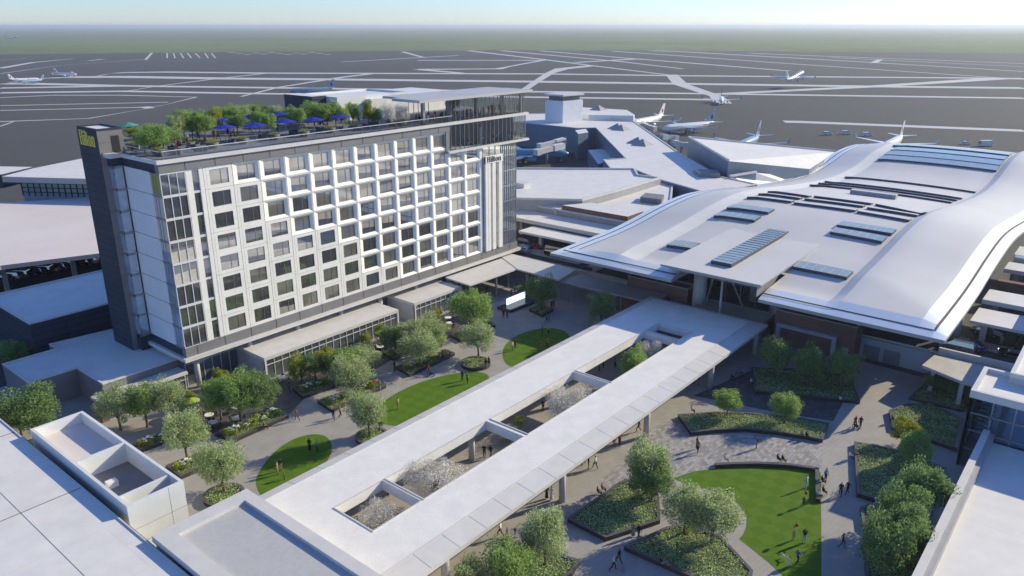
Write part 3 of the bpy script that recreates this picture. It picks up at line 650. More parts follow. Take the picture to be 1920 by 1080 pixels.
for i in range(2, len(xs)-1):
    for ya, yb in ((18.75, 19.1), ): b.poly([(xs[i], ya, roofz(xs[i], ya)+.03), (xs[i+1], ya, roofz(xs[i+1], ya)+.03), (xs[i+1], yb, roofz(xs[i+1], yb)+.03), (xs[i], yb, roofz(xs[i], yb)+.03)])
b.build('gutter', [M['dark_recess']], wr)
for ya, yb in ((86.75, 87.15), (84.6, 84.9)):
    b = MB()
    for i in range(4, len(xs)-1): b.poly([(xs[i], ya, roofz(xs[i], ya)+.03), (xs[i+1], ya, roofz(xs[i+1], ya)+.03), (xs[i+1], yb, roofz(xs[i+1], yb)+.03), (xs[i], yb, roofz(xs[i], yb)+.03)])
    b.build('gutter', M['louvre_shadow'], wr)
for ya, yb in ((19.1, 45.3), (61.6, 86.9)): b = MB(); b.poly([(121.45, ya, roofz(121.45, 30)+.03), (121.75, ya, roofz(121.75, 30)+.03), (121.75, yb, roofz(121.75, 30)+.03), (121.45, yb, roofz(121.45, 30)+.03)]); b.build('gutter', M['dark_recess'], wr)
# rows of louvres and skylights standing on the roof, each from its two ends in the photo
def ridge(name, a, c, wid, ht, mts, n=14, front=1, panes=0):
    A, B = RF(*a), RF(*c); b = MB(); xa = (A.x+B.x)/2
    R_ = []
    for i in range(n+1):
        y = A.y+(B.y-A.y)*i/n; x = A.x+(B.x-A.x)*i/n
        R_.append(((x, y, roofz(x, y)-.05), (x, y, roofz(x, y)+ht), (x+wid, y, roofz(x+wid, y)+ht*.75), (x+wid, y, roofz(x+wid, y)-.05)))
    for i in range(n):
        p, q = R_[i], R_[i+1]
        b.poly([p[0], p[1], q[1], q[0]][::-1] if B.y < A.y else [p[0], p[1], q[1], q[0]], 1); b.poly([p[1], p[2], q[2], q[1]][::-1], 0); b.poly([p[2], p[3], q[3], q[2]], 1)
        if panes and i % panes == 0: b.bar((p[1][0], p[1][1], p[1][2]+.02), (p[2][0], p[2][1], p[2][2]+.02), .12, .06, 2)
    b.poly(list(R_[0]), 1); b.poly(list(R_[-1])[::-1], 1)
    for k in range(n): b.bar((R_[k][1][0], R_[k][1][1], R_[k][1][2]+.01), (R_[k+1][1][0], R_[k+1][1][1], R_[k+1][1][2]+.01), .14, .08, 2)
    return b.build(name, mts, wr)
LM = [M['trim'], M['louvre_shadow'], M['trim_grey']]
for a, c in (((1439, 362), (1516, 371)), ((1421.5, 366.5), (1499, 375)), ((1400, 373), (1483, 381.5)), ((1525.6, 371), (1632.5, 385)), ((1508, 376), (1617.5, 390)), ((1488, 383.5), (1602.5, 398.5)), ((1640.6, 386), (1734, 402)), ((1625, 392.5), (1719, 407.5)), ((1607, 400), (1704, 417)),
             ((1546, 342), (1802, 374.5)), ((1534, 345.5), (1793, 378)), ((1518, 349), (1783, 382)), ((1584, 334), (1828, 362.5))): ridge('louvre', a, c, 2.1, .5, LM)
SKM = [M['skylight'], M['louvre_shadow'], M['trim_grey']]
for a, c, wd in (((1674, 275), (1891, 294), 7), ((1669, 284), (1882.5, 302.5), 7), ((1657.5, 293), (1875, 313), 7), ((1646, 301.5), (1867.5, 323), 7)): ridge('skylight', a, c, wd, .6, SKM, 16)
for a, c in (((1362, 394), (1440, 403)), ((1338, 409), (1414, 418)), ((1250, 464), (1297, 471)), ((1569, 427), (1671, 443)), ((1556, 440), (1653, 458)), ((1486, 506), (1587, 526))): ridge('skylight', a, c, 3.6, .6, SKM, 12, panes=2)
A = RF(1597, 364); b = MB(); b.obox((A.x+1, A.y-5), pi/2, 11, 2, roofz(A.x, A.y-5)-.2, roofz(A.x, A.y-5)+1.1, 0, 1); b.build('roof_vent_box', [M['trim_grey'], M['trim']], wr)
# raised flat porch roof with a long skylight
def pz(x): return 13.0+(x-120)*.026
b = MB(); Q = [(120.1, 45.2), (154.4, 45.2), (154.4, 64.1), (120.1, 64.1)]
b.v += [(x, y, pz(x)) for x, y in Q]+[(x, y, pz(x)-.35) for x, y in Q]
for q in ((0, 1, 2, 3), (7, 6, 5, 4), (0, 4, 5, 1), (1, 5, 6, 2), (2, 6, 7, 3), (3, 7, 4, 0)): b.f.append(q); b.m.append(0 if q == (0, 1, 2, 3) else 1)
b.box(121.4, 150, 46.4, 62.9, 12.0, 12.66, 1)
b.box(121.5, 137, 46.3, 46.39, 10.2, 12.66, 1); pr = b.build('porch_roof', [M['vault_field'], M['trim_grey']], term)  # thin side panel added to stop sun passing under the porch
b = MB(); sa, sb = P(1333, 493, 13.3), P(1367, 503, 13.3); x0, x1 = sa.x, P(1470, 436, 14).x; y0, y1 = sb.y, sa.y
b.v += [(x0, y0, pz(x0)), (x0, y1, pz(x0)), (x1, y1, pz(x1)), (x1, y0, pz(x1)), (x0, y0, pz(x0)+.7), (x0, y1, pz(x0)+.7), (x1, y1, pz(x1)+.6), (x1, y0, pz(x1)+.6)]
for q, k in (((4, 7, 6, 5), 0), ((0, 3, 7, 4), 1), ((1, 5, 6, 2), 1), ((0, 4, 5, 1), 1), ((2, 6, 7, 3), 1)): b.f.append(q); b.m.append(k)
for i in range(1, 18): x = x0+(x1-x0)*i/18; b.bar((x, y0, pz(x)+.7), (x, y1, pz(x)+.7), .12, .08, 2)
b.build('skylight', SKM, pr)
# body below the roof
b = MB(); b.box(140, 216, 20, 86, 0, 9.4, 0, 1); b.box(216, 300, 20, 86, 0, 5.6, 0, 1)
for i in range(34): y = 20+i*2; b.box(139.9, 140, y-.06, y+.06, 4, 9.4, 2)
b.build('glass_hall', [M['glass_wall'], M['trim_grey'], M['metal']], term)
b = MB(); b.box(131.7, 132.25, 20.2, 31.2, 0, 3.65); b.build('plinth_wall', M['blue_grey_wall'], term); b = MB(); b.box(131.7, 132.25, 75.9, 92, 0, 3.4); b.build('plinth_wall', M['blue_grey_wall'], term)
for ya in (24.8, 28): b = MB(); b.box(131.62, 131.7, ya, ya+2.6, 0, 2.5); b.build('service_door', M['metal'], term)
for nm, ya, yb, xd in (('brick_screen', 31.3, 45.2, 132.2), ('brick_screen', 62.4, 75.8, 132.2)):
    b = MB(); b.ring([(128.6, ya), (xd, ya), (xd, yb), (128.6, yb)], [(129.0, ya+.4), (xd-.4, ya+.4), (xd-.4, yb-.4), (129.0, yb-.4)], 0, 6.2, 0)
    b.box(129.0, xd-.4, ya+.4, yb-.4, 0, 4.6, 1); b.ring([(128.55, ya-.05), (xd+.05, ya-.05), (xd+.05, yb+.05), (128.55, yb+.05)], [(129.02, ya+.42), (xd-.42, ya+.42), (xd-.42, yb-.42), (129.02, yb-.42)], 6.2, 6.32, 2)
    b.build(nm, [M['brick'], M['dark_recess'], M['beige_wall']], term)
b = MB(); b.box(127.9, 128.6, 34.2, 44.6, 3.4, 4.0); b.box(127.9, 128.6, 34.2, 34.9, 0, 3.4); b.box(127.9, 128.6, 43.9, 44.6, 0, 3.4); b.box(128.5, 128.58, 32.2, 33.2, 0, 2.3)
b.build('portal_frame', [M['blue_grey_wall']], term)
for x, y, r, z0, z1 in ((133.0, 47.0, 1.0, 0, 10.4), (129.5, 60.4, 1.3, 0, 12), (136.5, 52.5, .9, 4, 12.2), (131.0, 73.8, .5, 4.6, 10.2), (139.8, 18.6, .7, 4, 10.3), (126.2, 54.6, .22, 0, 12)):
    b = MB(); b.tube([(x, y, z0), (x, y, z1)], (r, r), 20); b.build('column', M['concrete'], term, smooth=True)
for p, q in (((128.6, 58.6, 4), (127.2, 56.5, 12)), ((131, 52, 4), (129, 55.5, 12)), ((131.8, 47.5, 4), (129.5, 46.5, 10))): b = MB(); b.bar(p, q, .3); b.build('brace', M['metal'], term)
b = MB(); b.poly([(133.5, 48, 4), (133.5, 60, 4), (133.5, 60, 12), (133.5, 48, 12)]); b.box(133.4, 133.6, 48, 60, 7.6, 7.75, 1)
for y in (48, 51, 54, 57, 60): b.box(133.4, 133.6, y-.05, y+.05, 4, 12, 1)
b.build('entrance_glazing', [M['clear_glass'], M['metal']], term)
b = MB(); b.box(126.4, 133.4, 46.5, 60, 0, 3.98, 1, 0); b.build('upper_landing', [M['pavement'], M['panel_grey']], term)
# ------------------------------------------------------------------ walkway canopy with its openings
cy0, cyr, cyl, cy1 = 44.6, 47.2, 66.1, 67.75; oyr, oyl = 52.9, 59.1; cx0, cx1 = 30.0, 123.9
can = thing('walkway_canopy', (78, 56, 0), 'long white flat canopy with square openings crossing the plaza on columns', 'canopy')
ox = [(41.9, 48.6), (49.1, 66.4), (67.3, 85.9), (86.6, 106.6), (107.3, 111.4)]
b = MB(); zt, zs = 5.3, 4.1
b.prism([(cx0, cyr), (cx1-1.6, cyr), (cx1-1.6, oyr), (cx0, oyr)], zs, zt); b.prism([(cx0, oyl), (cx1-1.6, oyl), (cx1-1.6, cyl), (cx0, cyl)], zs, zt)
prev = cx0
for a, c in ox+[(cx1-1.6, 0)]: b.box(prev, a, oyr, oyl, zs, zt+(.0 if prev in (cx0, 111.4) else -.03)); prev = c
for ya, yb, yi in ((cy0, None, cyr), (cy1, None, cyl)):   # sloping rims
    q = [(cx0, yi, zt-.003), (cx1-1.6, yi, zt-.003), (cx1, ya, zt-.35), (cx0, ya, zt-.35)]; b.poly(q if ya > yi else q[::-1], 1)
    q = [(cx0, ya, zt-.35), (cx1, ya, zt-.35), (cx1, ya, zt-.85), (cx0, ya, zt-.85)]; b.poly(q if ya > yi else q[::-1], 2)
    q = [(cx0, ya, zt-.85), (cx1, ya, zt-.85), (cx1-1.6, yi, zs), (cx0, yi, zs)]; b.poly(q if ya > yi else q[::-1], 2)
b.poly([(cx1-1.6, cyl, zt-.003), (cx1-1.6, cyr, zt-.003), (cx1, cy0, zt-.35), (cx1, cy1, zt-.35)], 1)
b.poly([(cx1, cy1, zt-.85), (cx1, cy1, zt-.35), (cx1, cy0, zt-.35), (cx1, cy0, zt-.85)], 2)
for k in range(24):
    x = 34+k*4.0
    for ya, yi in ((cy0, cyr), (cy1, cyl)): b.bar((x, yi, zt+.0), (x, ya, zt-.35+.003), .05, .02, 3)
for y in (cyr, cyl): b.box(cx0, cx1-1.6, y-.07, y+.07, zt, zt+.05, 1)
for a, c in ox: b.ring([(a-.12, oyr-.12), (c+.12, oyr-.12), (c+.12, oyl+.12), (a-.12, oyl+.12)], [(a+.02, oyr+.02), (c-.02, oyr+.02), (c-.02, oyl-.02), (a+.02, oyl-.02)], zt-.02, zt+.09, 1)
b.build('deck', [M['white'], M['trim'], M['trim'], M['trim_grey']], can)
for x in (44.8, 64.7, 84.5, 104.3, 121.5):
    for y in (45.6, 66.7, 60.2):
        if y == 60.2 and x < 50: continue
        b = MB(); b.tube([(x, y, 0), (x, y, 4.3)], (.42, .42), 16); b.build('column', M['concrete'], can, smooth=True)
b = MB()
for k in range(4): b.obox((116.2+k*1.02, 59.6-k*.0), pi/2, 1.9, .62, zt, zt+.05)
b.build('rooflight', M['white'], can)  # plain white slabs standing in for bright patches on the deck
# ------------------------------------------------------------------ near buildings
def building(name, label, cat='building', loc=None): return thing(name, loc, label, cat)
hh = building('lobby_building', 'grey flat roof with wide white rim at the near end of the walkway canopy', loc=(31, 50, 0))
b = MB(); O = [(25.9, 18), (36.2, 18), (36.2, 66.3), (25.9, 66.3)]; I = [(27.7, 20), (34.9, 20), (34.9, 64.6), (27.7, 64.6)]
b.box(26.1, 36.0, 18.2, 66.1, 0, 7.05, 1); b.ring(O, I, 6.9, 7.6, 0)
hw = b.build('rim', [M['trim'], M['white_wall'], M['trim_grey']], hh)
b = MB(); b.box(27.7, 34.9, 20, 64.6, 7.1, 7.2); b.build('roof', M['roof_grey'], hh)
lr = building('hall_building', 'broad pale flat roof with panel seams in the lower left corner', loc=(0, 60, 0))
b = MB(); b.box(-60, 25.45, -30, 118, 0, 6.9, 1, 0); b.build('roof', [M['roof'], M['white_wall']], lr)
b = MB(); b.box(25.45, 25.6, -30, 118, 6.4, 7.02); b.box(25.6, 25.75, -30, 118, 6.2, 6.85, 1)
for y in (58.6, 81.2, 100): b.box(-60, 25.45, y-.03, y+.03, 6.9, 6.93, 1)
for x in (19.6, 12): b.box(x-.02, x+.02, -30, 118, 6.9, 6.915, 1)
b.build('edge_gutter', [M['trim'], M['dark_recess']], lr)
eb = building('service_core', 'white roofless service core with two open compartments beside the pale hall roof', loc=(29.4, 84.6, 0))
b = MB(); xa, xb, ya, ym, yp, yb = 26.35, 32.4, 72.2, 84.9, 74.6, 97.0; t = .35
def wall(x0, x1, y0, y1, z0=0, z1=8.0, m=0): b.box(x0, x1, y0, y1, z0, z1, m)
wall(xa, xa+t, ya, yb); wall(xb-t, xb, ya, yb); wall(xa+t, xb-t, ya, ya+t); wall(xa+t, xb-t, yb-t, yb); wall(xa+t, xb-t, ym, ym+t); wall(xa+t, xb-t, yp, yp+.25, 0, 7.9)
for z in (1.6, 3.2, 5.0): b.box(xa+.02, xb-.02, ya-.006, ya, z, z+.03, 1)
for x in (30.7,): b.box(x, x+.03, ya-.006, ya, 0, 8, 1)
b.build('wall', [M['white_wall'], M['joint']], eb)
b = MB(); b.box(xa+t, xb-t, ym+t, yb-t, 0, 6.6); b.build('floor_slab', M['roof_pink'], eb)
b = MB(); b.box(xa+t, xb-t, ya+t, yp, 0, 5.4); b.box(xa+t, xb-t, yp+.25, ym, 0, 5.6); b.build('lower_slab', M['panel_grey'], eb)
b = MB(); b.box(28.0, 29.1, 80.6, 81.5, 5.6, 6.3); b.build('vent_box', M['white'], eb)
an = building('annex_building', 'low grey annex with L shaped pale roof at the foot of the stair tower', loc=(42, 118, 0))
b = MB(); L = [(40.2, 110.5), (51.9, 110.5), (51.9, 131), (41.3, 132.5), (41.3, 129.6), (33.5, 129.6), (33.5, 119.2), (40.2, 119.2)]
b.prism(L, 0, 4.45, 1, 0)
b.build('wall', [M['roof'], M['panel_grey']], an)
b = MB(); b.ring(L, inset(L, .28), 4.45, 4.68, 0); b.build('parapet', M['trim'], an)
b = MB(); b.box(38.3, 51.6, 107.6, 110.45, 2.9, 3.3, 0); b.box(38.3, 39.3, 107.7, 110.4, 0, 2.9, 1); b.box(39.3, 51.5, 108.2, 108.3, 0, 2.9, 2)
for i in range(7): x = 39.3+i*2.0; b.box(x-.05, x+.05, 108.1, 108.2, 0, 2.9, 0)
b.box(39.3, 51.5, 108.1, 108.2, 1.9, 2.0, 0)
b.build('glass_bay', [M['trim'], M['brick'], M['glass_wall']], an)
b = MB(); R1 = [(39.8, 134.8), (72, 134.8), (72, 155.5), (39.8, 155.5)]
bw = building('block_building', 'flat blue shaded roof block behind the annex left of the hotel', loc=(50, 145, 0))
b.prism(R1, 0, 7.85, 1, 0); b.ring(R1, inset(R1, .3), 7.85, 8.1, 2); b.build('wall', [M['roof'], M['panel_dark'], M['trim']], bw)
# car park deck with the pale roof
cp = building('parking_canopy', 'wide pinkish roof slab left of the stair tower with parked cars under its edge', loc=(60, 200, 0))
b = MB(); b.prism([(20, 174), (48.8, 174.5), (66, 168), (95, 160), (135, 170), (120, 229), (86, 230.5), (60, 246), (20, 262)], 7.1, 8.0, 1, 0)
for x, y in ((50, 178), (62, 174), (76, 168)): b.box(x-.4, x+.4, y-.4, y+.4, 0, 7.1, 1)
b.build('roof', [M['roof_pink'], M['trim_grey']], cp)
gb = building('concourse_wing', 'low glass fronted concourse with white roof at the left edge behind the tower', loc=(90, 260, 0))
b = MB(); W1 = [P(4, 331, 14), P(158, 335, 14), P(330, 339, 14), P(330, 270, 14), P(154, 297, 14), P(60, 316, 14)]
W1 = [(p.x, p.y) for p in W1]; b.prism(W1, 12.4, 14, 1, 0)
G0, G1 = Vector(P(38, 335, 12.4)), Vector(P(330, 342, 12.4)); G0.z = G1.z = 0
b.build('roof', [M['roof'], M['trim_grey']], gb)
b = MB(); nn = Vector((G1.y-G0.y, -(G1.x-G0.x), 0)).normalized()
b.prism([(G0.x, G0.y), (G1.x, G1.y), (G1.x-nn.x*25, G1.y-nn.y*25), (G0.x-nn.x*25, G0.y-nn.y*25)], 0, 12.4, 0)
for i in range(26): p = G0+(G1-G0)*i/25+nn*.1; b.bar((p.x, p.y, 7.5), (p.x, p.y, 12.4), .3, .3, 1)
for z in (8.6, 9.9, 11.2): b.bar((G0.x+nn.x*.1, G0.y+nn.y*.1, z), (G1.x+nn.x*.1, G1.y+nn.y*.1, z), .25, .25, 1)
b.build('glazing', [M['skylight'], M['metal_dark']], gb)
b = MB(); w2 = [P(-60, 330, 13), P(2, 327, 13), P(62, 313, 13), P(-60, 311, 13)]; b.prism([(p.x, p.y) for p in w2], 9, 13, 1, 0); b.build('side_roof', [M['roof'], M['panel_dark']], gb)
# ------------------------------------------------------------------ right-hand building and glass stair tower
rbld = building('garage_building', 'long flat white roof with pale parapet at the lower right edge', loc=(80, -10, 0))
b = MB(); b.box(40, 103.85, -40, 8.2, 0, 4.5, 1, 0); b.build('roof', [M['roof'], M['white_wall']], rbld)
b = MB(); b.box(40, 103.85, 8.0, 8.75, 0, 6.0); b.box(40, 103.85, 7.45, 8.0, 4.5, 5.7, 1); b.build('parapet', [M['trim'], M['trim_grey']], rbld)
gt = building('glass_stair_tower', 'boxy glass stair tower with white roof beside the lower right roof', loc=(108, 2, 0))
b = MB(); T = [(103.9, -14), (113.1, -14), (113.1, 11.0), (103.9, 11.0)]
b.prism(inset(T, .3), 9.7, 10.15, 1, 0); b.ring(T, inset(T, .55), 9.7, 10.7, 2)
b.build('roof', [M['roof'], M['trim'], M['trim']], gt)
b = MB(); i_ = inset(T, .25)
for a in range(4):
    p, q = i_[a], i_[(a+1) % 4]; b.poly([(p.x, p.y, 0), (q.x, q.y, 0), (q.x, q.y, 9.7), (p.x, p.y, 9.7)], 0)
    n = max(2, int((q-p).length/2.3))
    for k in range(n+1):
        c = p+(q-p)*k/n; b.bar((c.x, c.y, 0), (c.x, c.y, 9.7), .16 if k % n else .3, None, 1)
    for z in (2.6, 5.2, 7.6): b.bar((p.x, p.y, z), (q.x, q.y, z), .16, None, 1)
b.build('glazing', [M['tower_glass'], M['metal']], gt)
b = MB(); b.box(104.3, 112.6, -13.4, 6.6, 0, 9.6, 1); b.box(104.9, 105.4, 7.4, 8, 0, 9.6, 0); b.box(108.5, 109.1, 8.6, 9.2, 0, 9.6, 0)
for k in range(8): b.obox((105.6+k*.55, 9.2), pi/2, 1.7, .5, .35*k+4.6, .35*k+4.75, 0)
b.build('stair_core', [M['trim'], M['glass_blue']], gt)
pg_ = building('parking_garage', 'tall pale parking garage roof edge at the right border of the photo', loc=(150, -20, 0))
q = P(1894, 700, 11.5); b = MB(); b.box(q.x, q.x+60, -60, q.y, 0, 11.0, 1, 0); b.build('wall', [M['roof'], M['concrete']], pg_)
b = MB(); b.ring([(q.x, -60), (q.x+60, -60), (q.x+60, q.y), (q.x, q.y)], [(q.x+.5, -59.5), (q.x+59.5, -59.5), (q.x+59.5, q.y-.5), (q.x+.5, q.y-.5)], 11.0, 11.6); b.build('parapet', M['trim'], pg_)
rc = building('entrance_canopy', 'flat concrete canopy over the planted bed below the elevated road at right', 'canopy', (125, 14, 0))
b = MB(); b.prism([(121.2, 8), (130.4, 8), (130.2, 19.6), (124.4, 20.2), (121.8, 14)], 3.75, 4.2); b.build('slab', M['concrete'], rc)
for x, y in ((125.0, 18.6), (122.6, 14.2), (129, 18.8)): b = MB(); b.box(x-.3, x+.3, y-.3, y+.3, 0, 3.75); b.build('column', M['concrete'], rc)
b = MB(); b.box(131.4, 131.9, -40, 19.4, 0, 5.0); tag(b.build('parapet_wall', M['trim']), 'pale parapet wall along the near side of the elevated road at right', 'wall')
b = MB(); b.box(132.3, 132.6, 87, 170, 3.3, 4.75); tag(b.build('parapet_wall', M['panel_dark']), 'dark parapet wall along the elevated road between hotel and terminal', 'wall')
# ------------------------------------------------------------------ canopies and roofs between hotel, terminal and airfield
def canopy(label, x0, x1, y0, y1, zt, th, cols, mt='roof', side='trim', name='road_canopy'):
    r = thing(name, ((x0+x1)/2, (y0+y1)/2, 0), label, 'canopy')
    b = MB(); b.box(x0, x1, y0, y1, zt-th, zt, 1, 0); b.build('slab', [M[mt], M[side]], r)
    for x, y, z in cols: b = MB(); b.box(x-.45, x+.45, y-.45, y+.45, z, zt-th); b.build('column', M['concrete'], r)
canopy('white road canopy left of the wave roof nearest the hotel corner', 137.2, 143, 90, 111.2, 8, .5, [(140, 106.5, 4), (140, 97, 4)])
canopy('long white road canopy second row behind the hotel glass corner', 144, 152, 91, 126, 9, .9, [(147, 118, 4), (147, 98, 4)])
canopy('nearest pale road canopy beside the right edge of the wave roof', 139.2, 147.2, -40, 16.9, 8, .5, [(142, 15, 4), (142, 5, 4)])
canopy('second pale road canopy beside the right edge of the wave roof', 149, 156, -40, 16.9, 9, .8, [(152, 15, 4)])
canopy('farthest pale roof strip beside the right edge of the wave roof', 172, 178, -40, 17, 9, .8, [(175, 15, 4)])
canopy('pale roof strip close to the right edge of the photo above the others', 184, 192, -40, 17, 9.2, .8, [(188, 15, 4)])
b = MB(); b.box(164, 165.5, -40, 16.8, 0, 8.6); tag(b.build('brick_wall', M['brick']), 'red brick wall strip between pale roofs beside the terminal right edge', 'wall')
b = MB(); b.box(180, 182, -40, 16.5, 0, 9.6, 0); tag(b.build('glass_link', M['skylight']), 'glazed link bridge roof beside the right edge of the terminal roof', 'link bridge')
def slab(name, pts, zt, zb, label, cat='building', mt='roof', side='trim_grey', rim=0, loc=None, top_rim='trim'):
    c = sum((Vector((p[0], p[1])) for p in pts), Vector((0, 0)))/len(pts)
    r = thing(name, (c.x, c.y, 0), label, cat); b = MB(); b.prism(pts, zb, zt, 1, 0); b.build('wall', [M[mt], M[side]], r)
    if rim: b = MB(); b.ring(pts, inset(pts, .5), zt, zt+rim); b.build('parapet', M[top_rim], r)
    return r
def Q(z, *pts): return [(P(x, y, z).x, P(x, y, z).y) for x, y in pts]
slab('concourse_building', Q(12, (900, 318), (968, 317), (1190, 318), (1197, 330), (1239, 335), (1156, 360), (1092, 377), (968, 374), (900, 372)), 12, 0, 'big white roofed concourse block right behind the hotel glass corner', rim=.5)
slab('concourse_building', [(152.5, 90), (176, 92), (215, 112), (250, 128), (222, 138), (186, 108), (171, 112), (152.5, 124)], 10.2, 0, 'lower white roof linking the concourse to the terminal left eave', rim=.3)
slab('concourse_building', [(153, 91), (160, 91), (160, 106), (153, 110)], 11.6, 0, 'small white roof with red brick flank at the terminal left eave', side='brick')
slab('concourse_building', [(152.3, 111), (158, 109), (163, 128), (156, 132)], 10.6, 0, 'narrow grey walled roof below the big white concourse block', side='blue_grey_wall')
slab('concourse_building', [(152.5, 124), (154.5, 124), (160, 150), (157, 150)], 11.2, 0, 'reddish wall strip beside the hotel glass corner', side='brick')
cc = slab('pier_building', Q(11, (880, 232), (968, 229), (1084, 241), (1117, 240), (1172, 297), (1131, 300), (1144, 316), (1193, 320), (1240, 338), (1330, 364), (1420, 346), (1352, 332), (1280, 291), (1190, 229), (1100, 224), (1025, 213), (880, 216)), 11, 0, 'long white roofed pier running from the terminal towards the airfield', side='pier_wall_shade', rim=.25)
slab('pier_building', Q(13.5, (1088, 201), (1175, 206), (1190, 215), (1188, 217), (1104, 215), (1085, 212)), 13.5, 10.9, 'raised six sided white roof on the far end of the pier', side='white_wall')
tb = Q(11, (1022, 228), (1055, 231), (1092, 227), (1062, 222)); zt_ = upto(*Q(11, (1055, 231))[0], 190)
t_ = slab('control_block', tb, zt_, 10.9, 'tall pale windowless control block standing on the pier roof', side='end_panel')
b = MB(); q = [(x, y) for x, y in inset(tb, 1.2)]; b.prism(q, zt_, zt_+2.2, 0); b.prism(inset(tb, -.4), zt_+2.2, zt_+2.9, 1); b.build('roof_cab', [M['glass_wall'], M['trim']], t_)
for i, (x, y) in enumerate(((1158, 241), (1165, 243.5), (1196, 268), (1205, 272), (1122, 206), (1040, 222))):
    c = P(x, y, 11 if i != 4 else 13.5); b = MB(); s_ = 3.4; n = len(b.v); z0 = c.z
    b.v += [(c.x-s_, c.y-s_, z0), (c.x+s_, c.y-s_, z0), (c.x+s_, c.y+s_, z0), (c.x-s_, c.y+s_, z0), (c.x, c.y, z0+2.4)]
    for k in range(4): b.f.append((k, (k+1) % 4, 4)); b.m.append(0)
    tag(b.build('roof_lantern', M['trim_grey'], loc=tuple(c)), ['small grey pyramid rooflight at the far end of the pier, left one', 'small grey pyramid rooflight at the far end of the pier, right one', 'grey pyramid rooflight midway along the pier, left one', 'grey pyramid rooflight midway along the pier, right one', 'flat grey pyramid rooflight on the six sided roof', 'tiny grey pyramid rooflight left of the control block'][i], 'rooflight', 'pyramid rooflights on the pier')
slab('boarding_block', Q(9, (1078, 253), (1098, 250), (1103, 257), (1084, 260)), 11, 0, 'blue shaded boarding block standing in the apron corner of the pier', side='pier_wall_shade')
slab('boarding_block', Q(6, (1102, 281), (1141, 279), (1152, 296), (1122, 308)), 6, 0, 'low blue shaded flat block inside the pier corner', side='pier_wall_shade')
def tilted(name, top, label):                # prism whose roof corners sit at their own heights
    T_ = [P(x, y, z) for x, y, z in top]; c = sum(T_, Vector((0, 0, 0)))/len(T_); r = thing(name, (c.x, c.y, 0), label, 'building'); k = len(T_)
    b = MB(); b.poly(T_); a = sum(T_[i].x*T_[(i+1) % k].y-T_[(i+1) % k].x*T_[i].y for i in range(k))
    if a < 0: b.f[0] = b.f[0][::-1]
    b.build('roof', M['roof'], r); b = MB()
    for i in range(k):
        p, q = T_[i], T_[(i+1) % k]; b.poly([(p.x, p.y, 0), (q.x, q.y, 0), (q.x, q.y, q.z-.004), (p.x, p.y, p.z-.004)])
    b.build('wall', M['pier_wall_shade'], r); b = MB()
    for i in (0, k-1): p, q = T_[i], T_[(i+1) % k]; b.bar((p.x, p.y, p.z+.3), (q.x, q.y, q.z+.3), .5, .6)
    b.build('parapet', M['trim'], r)
tilted('hangar_building', [(1291, 258, 15.7), (1567, 285, 9.3), (1518, 317, 9.0), (1366, 302, 15.7)], 'tall white roofed hall left of the far end of the wave roof')
tilted('hangar_building', [(1368, 332, 11.5), (1418, 324, 11.5), (1480, 330, 6.5), (1480, 345, 6), (1400, 350, 8.5)], 'low white roof tucked between the tall hall and the wave roof')
b = MB(); c = Q(11.3, (1300, 322), (1345, 324), (1350, 332), (1312, 330)); b.prism(c, 11.05, 12.2, 0); tag(b.build('roof_plant', M['panel_grey']), 'dark flat plant box in blue shade at the foot of the tall hall', 'roof plant')
b = MB(); c = Q(10.2, (1210, 371), (1245, 375), (1240, 384), (1200, 379)); b.prism(c, 10.25, 11.6, 0); tag(b.build('roof_plant', M['panel_grey']), 'dark flat plant box on the white roof beside the terminal left eave', 'roof plant')
b = MB(); c = P(978, 350, 12); b.box(c.x-1.5, c.x+1.5, c.y-2, c.y+2, 12, 13.2); tag(b.build('roof_unit', M['trim']), 'small white unit alone on the big concourse roof', 'roof unit')
# covered ways between hotel and terminal
def shade(label, pts, zt, cols, th=.3, mt='trim', cat='canopy', name='covered_way'):
    c = sum((Vector(p) for p in pts), Vector((0, 0)))/len(pts); r = thing(name, (c.x, c.y, 0), label, cat)
    b = MB(); b.prism(pts, zt-th, zt, 0); b.build('slab', M[mt], r)
    for x, y in cols: b = MB(); b.tube([(x, y, 0), (x, y, zt-th)], (.22, .22), 10); b.build('column', M['metal'], r)
    return r
shade('white covered way roof joining the hotel end to the terminal side path', [(121.0, 87.3), (128.8, 88.6), (129.4, 108), (126.5, 108), (121.2, 98.4)], 4.9, [(122, 89), (122, 96.5), (127.5, 95)])
shade('grey covered way roof running along the road wall to the brick screen', [(122.2, 66.5), (128.2, 66.5), (128.2, 87.2), (121.8, 87.2)], 4.4, [(122.8, 86.2), (122.8, 80), (122.8, 73.5)], mt='trim_grey')
shade('thin pale entrance canopy on dark posts at the hotel end', [(107.0, 99.2), (124, 98.8), (128, 99.5), (128.3, 106.6), (107.6, 106.6)], 4.8, [(107.8, 99.8), (108.8, 100.5), (116, 100), (121.8, 101.5), (108, 103.8), (110, 104.5)], .28, name='entrance_canopy')
b = MB(); b.box(131.3, 132.2, 76, 108, 0, 4); b.box(131.2, 131.3, 78, 79.4, 0, 2.4, 1); b.box(131.2, 131.3, 82, 86, 0, 3, 2); tag(b.build('retaining_wall', [M['beige_wall'], M['metal'], M['blue_grey_wall']]), 'beige wall below the elevated road behind the covered way', 'wall')
b = MB(); b.box(125, 132, 66, 76, 0, 3.9); tag(b.build('lobby_wall', M['brick']), 'brown brick base under the terminal left of the walkway canopy', 'wall')
